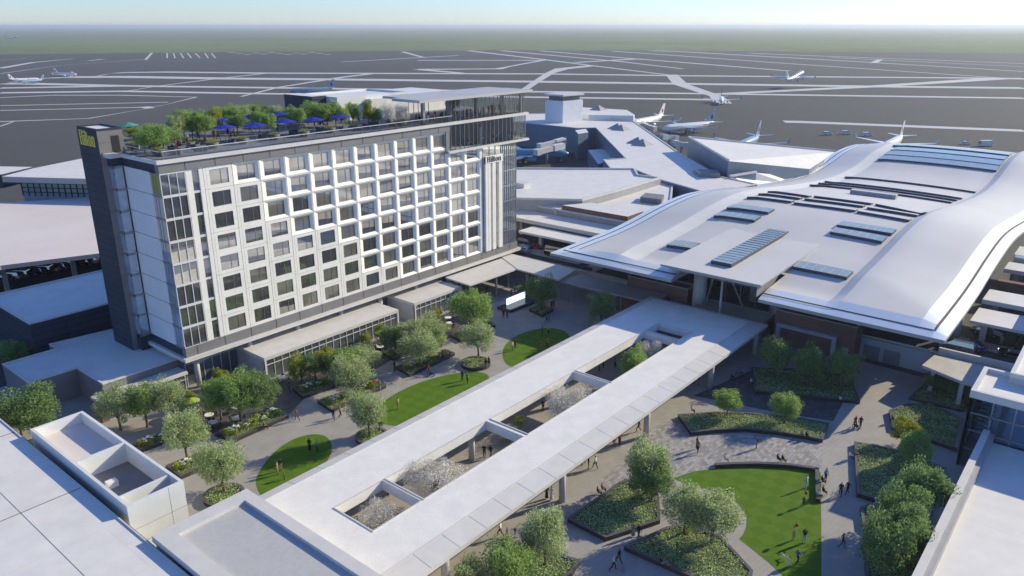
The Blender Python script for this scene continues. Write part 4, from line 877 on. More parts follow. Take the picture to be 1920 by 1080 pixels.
# ------------------------------------------------------------------ lawns, beds and planting
def lawn_sheet(pts, label):
    g = [Vector((q.x, q.y)) for q in px(pts)]; g = smooth_loop(g, 2)
    o = sheet('lawn', g, .012, 'lawn', 'structure'); o['label'] = label; return g
lawn_sheet([(478, 905), (484, 888), (500, 862), (530, 833), (565, 817), (597, 813), (615, 820), (623, 835), (620, 855), (600, 885), (560, 930), (510, 950), (488, 930)], 'small oval lawn left of the canopy')
lawn_sheet([(700, 782), (704, 766), (722, 750), (755, 730), (803, 711), (860, 698), (900, 696), (922, 706), (900, 738), (820, 785), (760, 800), (720, 797)], 'long oval lawn in the middle of the plaza')
lawn_sheet([(941, 668), (944, 650), (960, 634), (985, 622), (1020, 614), (1052, 617), (1069, 628), (1068, 648), (1040, 685), (985, 695), (950, 686)], 'round lawn near the entrance')
b = MB(); E4 = px([(1262, 897), (1300, 884), (1350, 877), (1420, 874), (1480, 877), (1539, 886), (1540, 990), (1540, 1110), (1500, 1110), (1440, 1054), (1405, 1026), (1386, 1011), (1394, 1001), (1399, 988), (1400, 974), (1395, 960), (1384, 945), (1366, 931), (1345, 922), (1318, 916), (1292, 911)])
o = sheet('lawn', E4, .012, 'lawn'); o['label'] = 'large lawn right of the canopy'
LEAVES = {}
def leaf_blob(b, c, n, size, sx, sy, sz, rnd, m=0, droop=0.0, flat=0):
    """n small leaf quads through an ellipsoid round c"""
    for _ in range(n):
        while True:
            p = Vector((rnd.uniform(-1, 1), rnd.uniform(-1, 1), rnd.uniform(-1, 1)))
            if p.length < 1: break
        p = Vector((p.x*sx, p.y*sy, p.z*sz))+c
        u = Vector((rnd.gauss(0, 1), rnd.gauss(0, 1), rnd.gauss(0, 1)*(1-flat)-droop)).normalized(); w_ = u.cross(Vector((rnd.gauss(0, 1), rnd.gauss(0, 1), rnd.gauss(0, 1)))).normalized()
        L, W_ = size*rnd.uniform(.6, 1.3), size*rnd.uniform(.3, .55)
        b.poly([p-u*L/2, p-w_*W_/2, p+u*L/2, p+w_*W_/2], m)
# tree prototypes: unit tree 1 m tall, crown 1 m wide at scale 1
def tree_proto(species, seed):
    r = random.Random(seed); b = MB(); t = MB()
    sp = {'olive': ('leaf_olive', .2, .42, 100, 90, .042, .5, .7), 'green': ('leaf_green', .18, .44, 100, 92, .043, .5, 0), 'dark': ('leaf_dark', .2, .43, 105, 95, .044, .5, .1), 'lime': ('leaf_lime', .12, .47, 60, 80, .06, .52, 0), 'blossom': ('blossom', .2, .42, 150, 110, .026, .5, .3)}[species]
    mt, lo, hz, ncl, nl, sz, rad, droop = sp
    cz = 1-hz
    t.tube([(0, 0, -.03), (.005, .004, lo*.6), (-.006, .006, lo*1.2), (0, 0, cz)], (.03, .024, .02, .012), 8)
    for k in range(ncl):
        th = r.uniform(0, 2*pi); ph = r.uniform(-.8, 1.0); rr = r.uniform(.35, 1)**.5*(.88+.2*sin(th*3+seed)+.12*sin(ph*5+th*2))
        q = sqrt(max(0, 1-ph*ph*.85))
        p = Vector((cos(th)*q*rad*rr*.86, sin(th)*q*rad*rr*.86, cz+ph*hz*.84*rr))
        if k < 12: t.tube([(0, 0, lo+.1*r.random()), (p.x*.45, p.y*.45, (lo+.2+p.z)/2), tuple(p)], (.012, .008, .003), 5)
        s_ = r.uniform(.09, .17)
        leaf_blob(b, p, nl, sz, s_, s_, s_*.8, r, 0, droop)
    return b, t, mt
PROTO = {}
def plant_tree(bx, by, top, wpx, species, label, z0=0.45, i=0, group=None, name='tree'):
    base = P(bx, by, z0); h = max(1.6, upto(base.x, base.y, top-3)-z0); dpt = proj(base)[2]; wd = wpx/FL*dpt*((.98 if species == 'blossom' else 1.26) if z0 < 1 else 1.15)
    key = (species, i % 3)
    root = thing(name, tuple(base), label, 'tree', group, rz=(bx*7+by*3) % 6.28)
    if key not in PROTO:
        lb, tb_, mt = tree_proto(species, hash(species) % 1 + 11+i % 3*7+len(species)); c = lb.build('crown', M[mt], None, local=True); k = tb_.build('trunk', M['bark'], None, smooth=True)
        PROTO[key] = (c.data, k.data); bpy.data.objects.remove(c); bpy.data.objects.remove(k)
    for nm, me in zip(('crown', 'trunk'), PROTO[key]):
        o = bpy.data.objects.new(nm, me); COL.objects.link(o); o.parent = root
    root.scale = (wd, wd, h); return root
SPN = {'olive': 'feathery olive green tree', 'green': 'leafy green tree', 'dark': 'dense dark green tree', 'lime': 'small yellow green tree', 'blossom': 'wide pale blossoming tree'}
TREES = [(421, 925, 827, 85, 'olive', 'in the round planter beside the service core'), (352, 866, 768, 76, 'olive', 'in the flower bed beside the service core'),
 (226, 806, 725, 66, 'olive', 'left of three before the glass bay'), (276, 800, 716, 66, 'green', 'middle of three before the glass bay'), (320, 796, 712, 66, 'olive', 'right of three before the glass bay'),
 (358, 766, 733, 22, 'lime', 'next to the glass bay corner'), (393, 750, 717, 24, 'lime', 'left under the hotel corner column'), (415, 726, 692, 26, 'lime', 'before the ground floor glass near the hotel corner'), (432, 735, 702, 26, 'lime', 'right before the ground floor glass near the hotel corner'),
 (415, 786, 706, 56, 'green', 'left of the row at the cafe by the hotel corner'), (452, 792, 694, 66, 'green', 'centre of the row at the cafe by the hotel corner'), (492, 785, 698, 62, 'dark', 'right of the row at the cafe by the hotel corner'),
 (566, 716, 666, 44, 'lime', 'left end before the long glass pavilion'), (592, 712, 662, 44, 'dark', 'second before the long glass pavilion'), (616, 706, 652, 46, 'lime', 'third before the long glass pavilion'), (652, 716, 652, 62, 'green', 'fourth before the long glass pavilion'), (684, 704, 650, 56, 'olive', 'right end before the long glass pavilion'),
 (687, 652, 624, 20, 'lime', 'left of two slim ones at the pavilion door'), (713, 640, 607, 20, 'lime', 'right of two slim ones at the pavilion door'),
 (742, 668, 608, 52, 'dark', 'left of the group before the short glass pavilion'), (772, 668, 602, 56, 'olive', 'second of the group before the short glass pavilion'), (808, 662, 592, 60, 'olive', 'right of the group before the short glass pavilion'), (790, 690, 622, 72, 'olive', 'in the flower bed before the short glass pavilion'), (660, 742, 668, 70, 'olive', 'in the flower bed before the long glass pavilion'),
 (884, 622, 543, 78, 'green', 'big one beside the entrance canopy'), (819, 606, 577, 19, 'lime', 'slim one before the short glass pavilion'), (897, 670, 604, 60, 'olive', 'in the round planter by the round lawn'),
 (1013, 583, 517, 54, 'dark', 'in the square planter by the lit fountain'), (1127, 616, 548, 52, 'dark', 'next to the covered way before the canopy'), (1189, 722, 651, 52, 'green', 'rising through the far canopy opening'),
 (693, 822, 732, 66, 'olive', 'in the round planter left of the middle lawn'), (712, 812, 756, 30, 'green', 'small one beside the round planter left of the middle lawn'),
 (1210, 930, 823, 74, 'olive', 'back one over the bed right of the canopy'), (1222, 944, 862, 74, 'dark', 'front one over the bed right of the canopy'), (1022, 1062, 958, 84, 'olive', 'upper one beside the canopy at the bottom edge'), (955, 1108, 1008, 96, 'green', 'middle one beside the canopy at the bottom edge'), (885, 1125, 1055, 74, 'olive', 'lowest one beside the canopy at the bottom edge'),
 (1283, 1005, 913, 78, 'olive', 'left of two over the bed by the curved path'), (1334, 1022, 922, 92, 'olive', 'right of two over the bed by the curved path'),
 (1362, 784, 730, 47, 'green', 'left of two on the bed behind the patterned paving'), (1470, 796, 736, 50, 'green', 'right of two on the bed behind the patterned paving'),
 (1450, 712, 634, 54, 'dark', 'left of three in shade before the brick screen'), (1513, 727, 647, 56, 'dark', 'middle of three in shade before the brick screen'), (1577, 735, 655, 58, 'dark', 'right of three in shade before the brick screen'),
 (1752, 734, 704, 40, 'dark', 'left of three under the flat concrete canopy'), (1792, 742, 712, 38, 'green', 'middle of three under the flat concrete canopy'), (1824, 756, 722, 38, 'dark', 'right of three under the flat concrete canopy'),
 (1692, 835, 784, 46, 'lime', 'low one at the path corner by the glass tower'), (1712, 885, 806, 56, 'green', 'behind the low bright one by the glass tower'),
 (1715, 985, 866, 84, 'dark', 'back one of the dark clump along the lower right roof'), (1680, 1035, 912, 84, 'dark', 'second of the dark clump along the lower right roof'), (1652, 1100, 966, 92, 'dark', 'third of the dark clump along the lower right roof'), (1690, 1078, 945, 70, 'dark', 'one of the dark clump closest to the lower right roof'),
 (66, 822, 728, 96, 'dark', 'behind the hall roof at the left edge'), (24, 690, 640, 54, 'green', 'at the left edge beside the annex roof'), (40, 815, 760, 70, 'dark', 'low one in shade behind the hall roof'),]
for x, y, h_, wd, where in ((45.4, 56.2, 5.3, 5.6, 'in the smallest near canopy opening'), (54.0, 56.2, 6.2, 7.6, 'largest one in the canopy opening'), (79.8, 55.8, 6.2, 7.6, 'in the middle canopy opening'), (103.6, 56.0, 5.4, 5.4, 'in the far canopy opening')):
    bx, by, dd = proj((x, y, .1)); TREES.append((bx, by, proj((x, y, h_))[1], wd*FL/dd, 'blossom', where))
for i, (bx, by, tp, wd, sp_, where) in enumerate(TREES): plant_tree(bx, by, tp, wd, sp_, SPN[sp_]+' '+where, .1, i, 'trees of the plaza')
# dark walled planters
BEDS = []
def planter(pts, label, zt=.52, cover='bed', wall_=.32, name='planter', n_per=58, rnd=0):
    g = [Vector((q.x, q.y)) for q in px(pts, zt)]
    if rnd: g = smooth_loop(g, rnd)
    c = sum(g, Vector((0, 0)))/len(g); r = thing(name, (c.x, c.y, 0), label, 'planter', 'dark walled planters of the plaza')
    b = MB(); i_ = inset(g, wall_); b.ring(g, i_, 0, zt, 0); b.build('wall', M['planter_wall'], r)
    b = MB(); b.ring(inset(g, -.03), inset(g, wall_+.02), zt, zt+.05); b.build('coping', M['planter_cap'], r)
    b = MB(); b.poly([(p.x, p.y, zt-.1) for p in (i_ if sum(i_[k].x*i_[(k+1) % len(i_)].y-i_[(k+1) % len(i_)].x*i_[k].y for k in range(len(i_))) > 0 else i_[::-1])]); b.build('soil', M['cover_under'], r)
    if n_per:
        R_ = random.Random(int(c.x*31+c.y)); b = MB(); x0, x1 = min(p.x for p in i_), max(p.x for p in i_); y0, y1 = min(p.y for p in i_), max(p.y for p in i_)
        for _ in range(int((x1-x0)*(y1-y0)*n_per)):
            x, y = R_.uniform(x0, x1), R_.uniform(y0, y1)
            if not inside(x, y, i_): continue
            z = zt-.06+.2*R_.random()**1.5+.12*sin(x*1.7+sin(y*1.3))*.6
            u = Vector((R_.gauss(0, 1), R_.gauss(0, 1), R_.gauss(0, .22))).normalized(); w_ = u.cross(Vector((R_.gauss(0, .5), R_.gauss(0, .5), 1))).normalized(); L = R_.uniform(.1, .22); p = Vector((x, y, z))
            b.poly([p-u*L/2, p-w_*L*.36, p+u*L/2, p+w_*L*.36])
        o = b.build('ground_cover', M['cover_leaf'], r); o['kind'] = 'stuff'
    BEDS.append((i_, zt, r)); return g
def disc(cx_, cy_, rx, n=20):
    c = P(cx_, cy_, .5); r = rx/FL*proj(c)[2]; return [proj((c.x+r*cos(2*pi*k/n), c.y+r*sin(2*pi*k/n), .5))[:2] for k in range(n)]
planter(disc(419, 926, 37), 'round dark planter beside the service core under an olive tree')
planter(disc(892, 679, 28), 'round dark planter by the round lawn under an olive tree')
planter(disc(697, 816, 31), 'round dark planter left of the middle lawn half under the canopy')
planter([(992, 579), (1017, 591), (1037, 579), (1011, 571)], 'square dark planter with one tree by the lit fountain')
planter([(1271, 777), (1296, 811), (1340, 806), (1400, 804), (1470, 811), (1543, 824), (1555, 793), (1500, 783), (1417, 774), (1343, 772)], 'long planted bed with ivy leaves behind the patterned paving')
planter([(1416, 733), (1613, 752), (1592, 706), (1408, 688)], 'shaded planted bed with three trees before the brick screen')
planter([(1064, 972), (1136, 1008), (1238, 975), (1235, 928), (1208, 893), (1162, 903)], 'pointed planted bed right of the canopy beside the dark tree pair')
planter([(1170, 1024), (1290, 1078), (1330, 1100), (1400, 1100), (1412, 1070), (1352, 1005), (1290, 983), (1250, 988)], 'pointed planted bed inside the curved path at bottom centre')
planter([(1010, 1028), (1088, 1050), (1072, 1074), (1010, 1110), (900, 1140), (890, 1095)], 'planted bed along the canopy at the bottom edge')
planter([(1602, 828), (1607, 925), (1638, 934), (1650, 950), (1700, 1060), (1730, 1010), (1775, 878), (1700, 848), (1650, 836)], 'long planted bed along the right path by the lower right roof')
planter([(1613, 950), (1618, 985), (1640, 998), (1618, 1010), (1622, 1050), (1625, 1110), (1740, 1110), (1702, 1066), (1650, 955), (1640, 942)], 'planted bed with scalloped seat niches at lower right')
planter([(1667, 769), (1674, 802), (1727, 818), (1795, 841), (1806, 785), (1745, 757), (1700, 757)], 'planted bed at the foot of the glass stair tower')
planter([(1704, 746), (1806, 770), (1838, 742), (1740, 712)], 'planted bed under the flat concrete canopy at right', .3)
FB = [[(245, 836), (263, 843), (392, 796), (373, 783)], [(311, 873), (338, 893), (410, 862), (386, 843)], [(409, 808), (430, 828), (541, 778), (522, 764)], [(548, 727), (568, 743), (690, 700), (668, 688)], [(595, 751), (622, 768), (724, 722), (708, 711)], [(742, 687), (768, 702), (853, 662), (839, 655)], [(718, 660), (737, 672), (800, 647), (785, 636)], [(845, 628), (865, 638), (929, 609), (914, 600)]]
FN = ['by the glass bay', 'beside the service core', 'by the cafe terrace', 'along the long glass pavilion', 'in the path left of the middle lawn', 'in the path above the middle lawn', 'along the short glass pavilion', 'below the big tree by the entrance']
def shrub_mesh(col, seed):
    r = random.Random(seed); b = MB()
    for _ in range(7): leaf_blob(b, Vector((r.uniform(-.35, .35), r.uniform(-.35, .35), r.uniform(.15, .42))), 26, .15, .2, .2, .16, r, 0)
    if col:
        for _ in range(18 if col == 'yellow' else 26):
            a, q = r.uniform(0, 2*pi), r.uniform(0, .48); leaf_blob(b, Vector((cos(a)*q, sin(a)*q, .66-.35*q)), 10, .13, .08, .08, .05, r, 1, 0, .7)
    me = b.build('flowering_shrub', [M['leaf_lime' if seed % 2 else 'leaf_green']]+([M['petal_'+col]] if col else []), None, local=True)
    d = me.data; bpy.data.objects.remove(me); return d
SH = {k: [shrub_mesh(k, 3+i+len(k)) for i in range(2)] for k in ('yellow', 'white', 'orange')}
cnt = 0
for pg, fn in zip(FB, FN):
    planter(pg, 'dark walled flower bed '+fn, .5, n_per=40, name='flower_planter')
    g = px(pg, .5); a = (g[0]+g[3])/2; c = (g[1]+g[2])/2; A_, C_ = (g[0]+g[1])/2, (g[2]+g[3])/2
    L = (C_-A_).length; n = int(L/.95)
    ks = ['yellow', 'white', 'yellow', 'orange', 'white', 'yellow'] if 'path' in fn or 'service' in fn else ['yellow', 'white', 'yellow', 'white', 'yellow', 'yellow', 'white']
    side = (g[1]-g[0]).normalized(); num = {}
    for i in range(n):
        k = ks[i % len(ks)]; q = A_+(C_-A_)*(i+.8)/(n+.6)+side*(.35*sin(i*2.3))
        o = bpy.data.objects.new('flowering_shrub', SH[k][i % 2]); COL.objects.link(o); o.location = (q.x, q.y, .42); s_ = 1.3+.3*sin(i*1.7); o.scale = (s_*1.05, s_*1.05, s_*1.1); o.rotation_euler.z = i
        num[k] = num.get(k, 0)+1
        tag(o, '%s%s clump from the left, bed %s' % (ORD[num[k]-1] or 'first ', k, fn), 'shrub', 'flower clumps in the beds')
for i, (x, y, k, lb) in enumerate(((975, 800, 2.2, 'green shrub below the canopy opening next to the largest opening beam'), (948, 832, 1.6, 'small green shrub below the near side of the opening beam'), (1290, 1002, 1.5, 'bright green low shrub at the edge of the bed by the curved path'), (1225, 928, 1.4, 'orange tinted low shrub beside the bed right of the canopy'))):
    q = P(x, y, 0); o = bpy.data.objects.new('shrub', SH['orange' if i == 3 else 'yellow'][i % 2]); COL.objects.link(o); o.location = q; o.scale = (k, k, k*1.1); tag(o, lb, 'shrub')
def seat_wall(name, pts, label, zt=.5, w_=.5):
    g = [Vector((q.x, q.y)) for q in px(pts, zt)]; b = MB(); r = []
    for i, p in enumerate(g):
        d = (g[min(i+1, len(g)-1)]-g[max(i-1, 0)]).normalized(); r.append((p, p+Vector((d.y, -d.x))*w_))
    for i in range(len(g)-1): b.prism([r[i][0], r[i+1][0], r[i+1][1], r[i][1]], 0, zt, 0, 1)
    return tag(b.build(name, [M['planter_wall'], M['planter_cap']]), label, 'seat wall')
seat_wall('seat_wall', [(1340, 868), (1370, 866), (1420, 865), (1480, 868), (1535, 876)], 'dark curved seat wall along the top of the large lawn')
seat_wall('seat_wall', [(1536, 878), (1537, 900), (1538, 936)], 'dark straight seat wall at the right side of the large lawn')
c = P(975, 570, .5); ft = thing('fountain', (c.x, c.y, 0), 'black rectangular fountain basin with a glowing white water wall', 'fountain')
g = [Vector((q.x, q.y)) for q in px([(932, 575), (957, 582), (1008, 562), (993, 551)], .55)]
b = MB(); b.ring(g, inset(g, .35), 0, .55); b.build('basin', M['planter_wall'], ft)
b = MB(); i_ = inset(g, .33); b.prism(i_, .1, .42); b.build('water', M['water'], ft)
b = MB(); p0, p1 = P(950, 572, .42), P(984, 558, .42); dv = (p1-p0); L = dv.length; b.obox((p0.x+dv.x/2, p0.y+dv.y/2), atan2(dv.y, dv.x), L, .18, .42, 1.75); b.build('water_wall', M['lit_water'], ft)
q = P(995, 538, 0); b = MB(); r = random.Random(5)
for k in range(26): leaf_blob(b, Vector((q.x-3.5+k*.3, q.y+1-k*.06, .5)), 40, .22, .4, .6, .45, r)
hd = b.build('hedge', M['leaf_green']); tag(hd, 'clipped green hedge behind the lit fountain at the entrance', 'hedge')
# cafe tables with chairs
def table(x, y, i, top='white', umb=None, z0=0, lbl='', grp='cafe tables on the terrace'):
    q = P(x, y, z0); r = thing('cafe_table', tuple(q), lbl, 'table', grp)
    b = MB(); b.lathe((0, 0, 0), [(.62, .72), (.66, .74), (.66, .77), (.6, .78)], 18); b.build('table_top', M[top], r, smooth=False, local=True)
    b = MB(); b.lathe((0, 0, 0), [(.25, 0), (.25, .03), (.04, .06), (.04, .72)], 10); b.build('pedestal', M['metal_dark'], r, local=True)
def chair_mesh():
    b = MB(); b.box(-.22, .22, -.22, .22, .43, .47); b.box(-.22, .22, .19, .23, .47, .88)
    for sx in (-1, 1):
        for sy in (-1, 1): b.box(sx*.2-.02, sx*.2+.02, sy*.2-.02, sy*.2+.02, 0, .43)
    o = b.build('chair', M['metal_dark'], None, local=True); d = o.data; bpy.data.objects.remove(o); return d
CH = chair_mesh()
TB = [(393, 786, 'second table from the glass bay, beside the dark cafe path'), (400, 800, 'table just above the flower bed by the cafe terrace'), (445, 792, 'table half hidden by the tree row at the cafe'), (530, 715, 'white table at the left front corner of the long glass pavilion'), (713, 657, 'white table by the slim trees at the pavilion door'), (706, 668, 'white table beside the flower bed of the short pavilion'), (840, 602, 'back white table by the short glass pavilion'), (843, 612, 'front white table by the short glass pavilion'), (333, 770, 'table under the trees before the glass bay'), (443, 772, 'table behind the tree row at the cafe')]
ng = 0
for i, (x, y, lb) in enumerate(TB):
    table(x, y, i, lbl='round white topped cafe '+lb); q = P(x, y, 0)
    for k in range(3):
        a = i+k*2.1; o = bpy.data.objects.new('chair', CH); COL.objects.link(o); o.location = (q.x+cos(a)*.95, q.y+sin(a)*.95, 0); o.rotation_euler.z = a-pi/2
        tag(o, 'dark metal chair set round a white cafe table on the terrace', 'chair', 'dark chairs round the cafe tables')
def umbrella(x, y, mt, label, z0, h=2.5, r_=1.7, grp=None):
    q = P(x, y, z0); t = thing('umbrella', tuple(q), label, 'umbrella', grp)
    b = MB(); n = 8; t0 = len(b.v); b.v.append((0, 0, h+.5))
    for k in range(n): b.v.append((cos(k*pi/4)*r_, sin(k*pi/4)*r_, h-.05))
    b.v.append((0, 0, h+.42))
    for k in range(n): b.f.append((0, 1+k, 1+(k+1) % n)); b.m.append(0); b.f.append((n+1, 1+(k+1) % n, 1+k)); b.m.append(0)
    b.build('canopy', M[mt], t, local=True)
    b = MB(); b.tube([(0, 0, 0), (0, 0, h+.55)], (.04, .04), 8); b.lathe((0, 0, 0), [(.35, 0), (.35, .06), (.05, .1)], 12); b.build('pole', M['metal'], t, local=True)
for x, y, lb in ((362, 778, 'near the glass bay'), (396, 764, 'behind the white cafe tables by the tree row'), (714, 644, 'beside the pavilion door')):
    umbrella(x, y, 'umbrella_lime', 'lime green cafe umbrella '+lb, 0, 2.3, 1.3, 'lime umbrellas on the cafe terrace')
# ------------------------------------------------------------------ roof garden
ZR = 36.1
RT = [(292, 292, 236, 56, 'green', 'nearest the front corner'), (322, 276, 244, 40, 'green', 'just behind the corner one'), (252, 264, 246, 34, 'lime', 'beside the teal umbrella'), (345, 256, 210, 42, 'green', 'left of the dense rear group'), (362, 262, 212, 44, 'green', 'front of the dense rear group'), (386, 262, 216, 44, 'green', 'right front of the dense rear group'), (402, 252, 208, 36, 'lime', 'behind the dense rear group'), (418, 238, 206, 34, 'green', 'between the far blue umbrellas'), (438, 240, 204, 46, 'green', 'centre of the far row'), (472, 232, 202, 44, 'green', 'right end of the far row'), (446, 252, 222, 40, 'dark', 'between two blue umbrellas'), (507, 250, 217, 30, 'green', 'right of the two front blue umbrellas'), (561, 244, 208, 34, 'green', 'in front of the navy block'), (590, 236, 196, 44, 'green', 'left before the white plant room'), (614, 238, 196, 44, 'green', 'right before the white plant room'), (662, 236, 198, 30, 'green', 'in the corner of the white plant room'), (692, 236, 194, 20, 'lime', 'round topped before the white wall'), (730, 240, 202, 30, 'blossom', 'pale left one beside the pavilion'), (753, 238, 201, 28, 'blossom', 'pale right one beside the pavilion'), (848, 222, 185, 26, 'dark', 'inside the glass pavilion')]
for i, (x, y, t, w_) in enumerate(((272, 286, 248, 32), (308, 285, 246, 34), (335, 266, 224, 38), (374, 257, 214, 38), (428, 234, 206, 34), (456, 238, 206, 36), (487, 246, 212, 32), (492, 230, 202, 32), (521, 234, 206, 28), (546, 233, 206, 30), (578, 233, 202, 32), (630, 237, 202, 28), (646, 241, 206, 24), (709, 237, 208, 22))): RT.append((x, y, t, w_, ('green', 'dark', 'olive')[i % 3], 'in the infill planting, %sfrom the left' % (ORD[i] if 0 < i < 10 else ('first ', 'eleventh ', 'twelfth ', 'thirteenth ', 'fourteenth ')[max(0, i-9)])))
for i, (bx, by, tp, wd, sp_, where) in enumerate(RT): plant_tree(bx, by, tp-7, wd, sp_, 'roof terrace %s %s' % (SPN[sp_].replace('feathery ', ''), where), ZR, i, 'trees of the roof terrace')
UM = [(415, 250, 'left far'), (424, 266, 'left front'), (472, 244, 'second far'), (481, 262, 'second front'), (525, 238, 'third far'), (537, 254, 'third front'), (590, 250, 'before the white plant room, left'), (640, 244, 'before the white plant room, right'), (600, 232, 'small far')]
for x, y, lb in UM: umbrella(x, y, 'umbrella_blue', 'bright blue umbrella on the roof terrace, '+lb, ZR, 2.35, 2.0, 'blue umbrellas on the roof terrace')
umbrella(245, 262, 'umbrella_teal', 'teal umbrella at the stair tower end of the roof terrace', ZR, 2.4, 1.6)
BW = [(297, 291), (399, 278), (455, 270), (514, 262), (570, 256), (619, 249), (668, 244), (735, 236), (754, 236), (250, 280)]
for i, (x, y) in enumerate(BW):
    q = P(x, y, ZR); r = thing('bowl_planter', (q.x, max(q.y, 108.2), ZR), 'big grey bowl planter, %sfrom the left along the terrace railing' % (ORD[i] or 'first ') if i < 9 else 'grey bowl planter beside the stair tower', 'planter', 'bowl planters on the roof terrace')
    b = MB(); b.lathe((0, 0, 0), [(.5, 0), (.85, .35), (1.05, .95), (.98, .95), (.9, .85)], 18); b.build('bowl', M['bowl'], r, smooth=True, local=True)
    b = MB(); R_ = random.Random(i); 
    for k in range(8): leaf_blob(b, Vector((cos(k)*.5, sin(k)*.5, 1.05)), 26, .2, .4, .4, .25, R_)
    b.build('foliage', M['leaf_lime'], r, local=True)
def sofa_mesh():
    b = MB(); b.box(-.9, .9, -.4, .4, .05, .42); b.box(-.9, .9, .25, .45, .42, .8); b.box(-.95, -.75, -.4, .45, .42, .6); b.box(.75, .95, -.4, .45, .42, .6)
    o = b.build('sofa', M['sofa'], None, local=True); d = o.data; bpy.data.objects.remove(o); return d
SF = sofa_mesh()
for i, (x, y) in enumerate(((312, 292), (330, 290), (322, 282), (345, 284), (357, 280), (340, 275), (366, 276), (376, 284), (290, 276), (436, 268), (496, 258), (553, 252), (600, 246), (645, 242), (700, 237), (690, 240))):
    q = P(x, y, ZR); o = bpy.data.objects.new('sofa', SF); COL.objects.link(o); o.location = (q.x, max(q.y, 108.3), ZR); o.rotation_euler.z = (i*2.2) % 6.28
    tag(o, 'grey upholstered lounge seat on the hotel roof terrace', 'sofa', 'lounge seats on the roof terrace')
b = MB(); R_ = random.Random(9)
for k in range(40):
    q = P(345+k*1.3, 266+k*.12, ZR); leaf_blob(b, q+Vector((0, 0, .4)), 24, .22, .5, .4, .3, R_)
tag(b.build('hedge', M['leaf_green']), 'low green hedge behind the grey lounge seats on the roof terrace', 'hedge')
# ------------------------------------------------------------------ people
def skin_body(V, E):
    """V: name -> (x, y, z, radius, tag); E: edges; grown into one surface with a Skin modifier"""
    names = list(V); me = bpy.data.meshes.new('body'); me.from_pydata([V[n][:3] for n in names], [(names.index(a), names.index(b)) for a, b in E], [])
    o = bpy.data.objects.new('body', me); COL.objects.link(o)
    o.modifiers.new('skin', 'SKIN'); sm = o.modifiers.new('sub', 'SUBSURF'); sm.levels = 1; sm.render_levels = 1
    if not me.skin_vertices: return o, None
    for i, n in enumerate(names):
        r = V[n][3]; r = r if isinstance(r, tuple) else (r, r); me.skin_vertices[0].data[i].radius = r; me.skin_vertices[0].data[i].use_root = i == 0
    dg = bpy.context.evaluated_depsgraph_get(); dg.update()
    nm = bpy.data.meshes.new_from_object(o.evaluated_get(dg)); bpy.data.objects.remove(o)
    return nm, [(Vector(V[a][:3]), Vector(V[b][:3]), V[b][4]) for a, b in E]
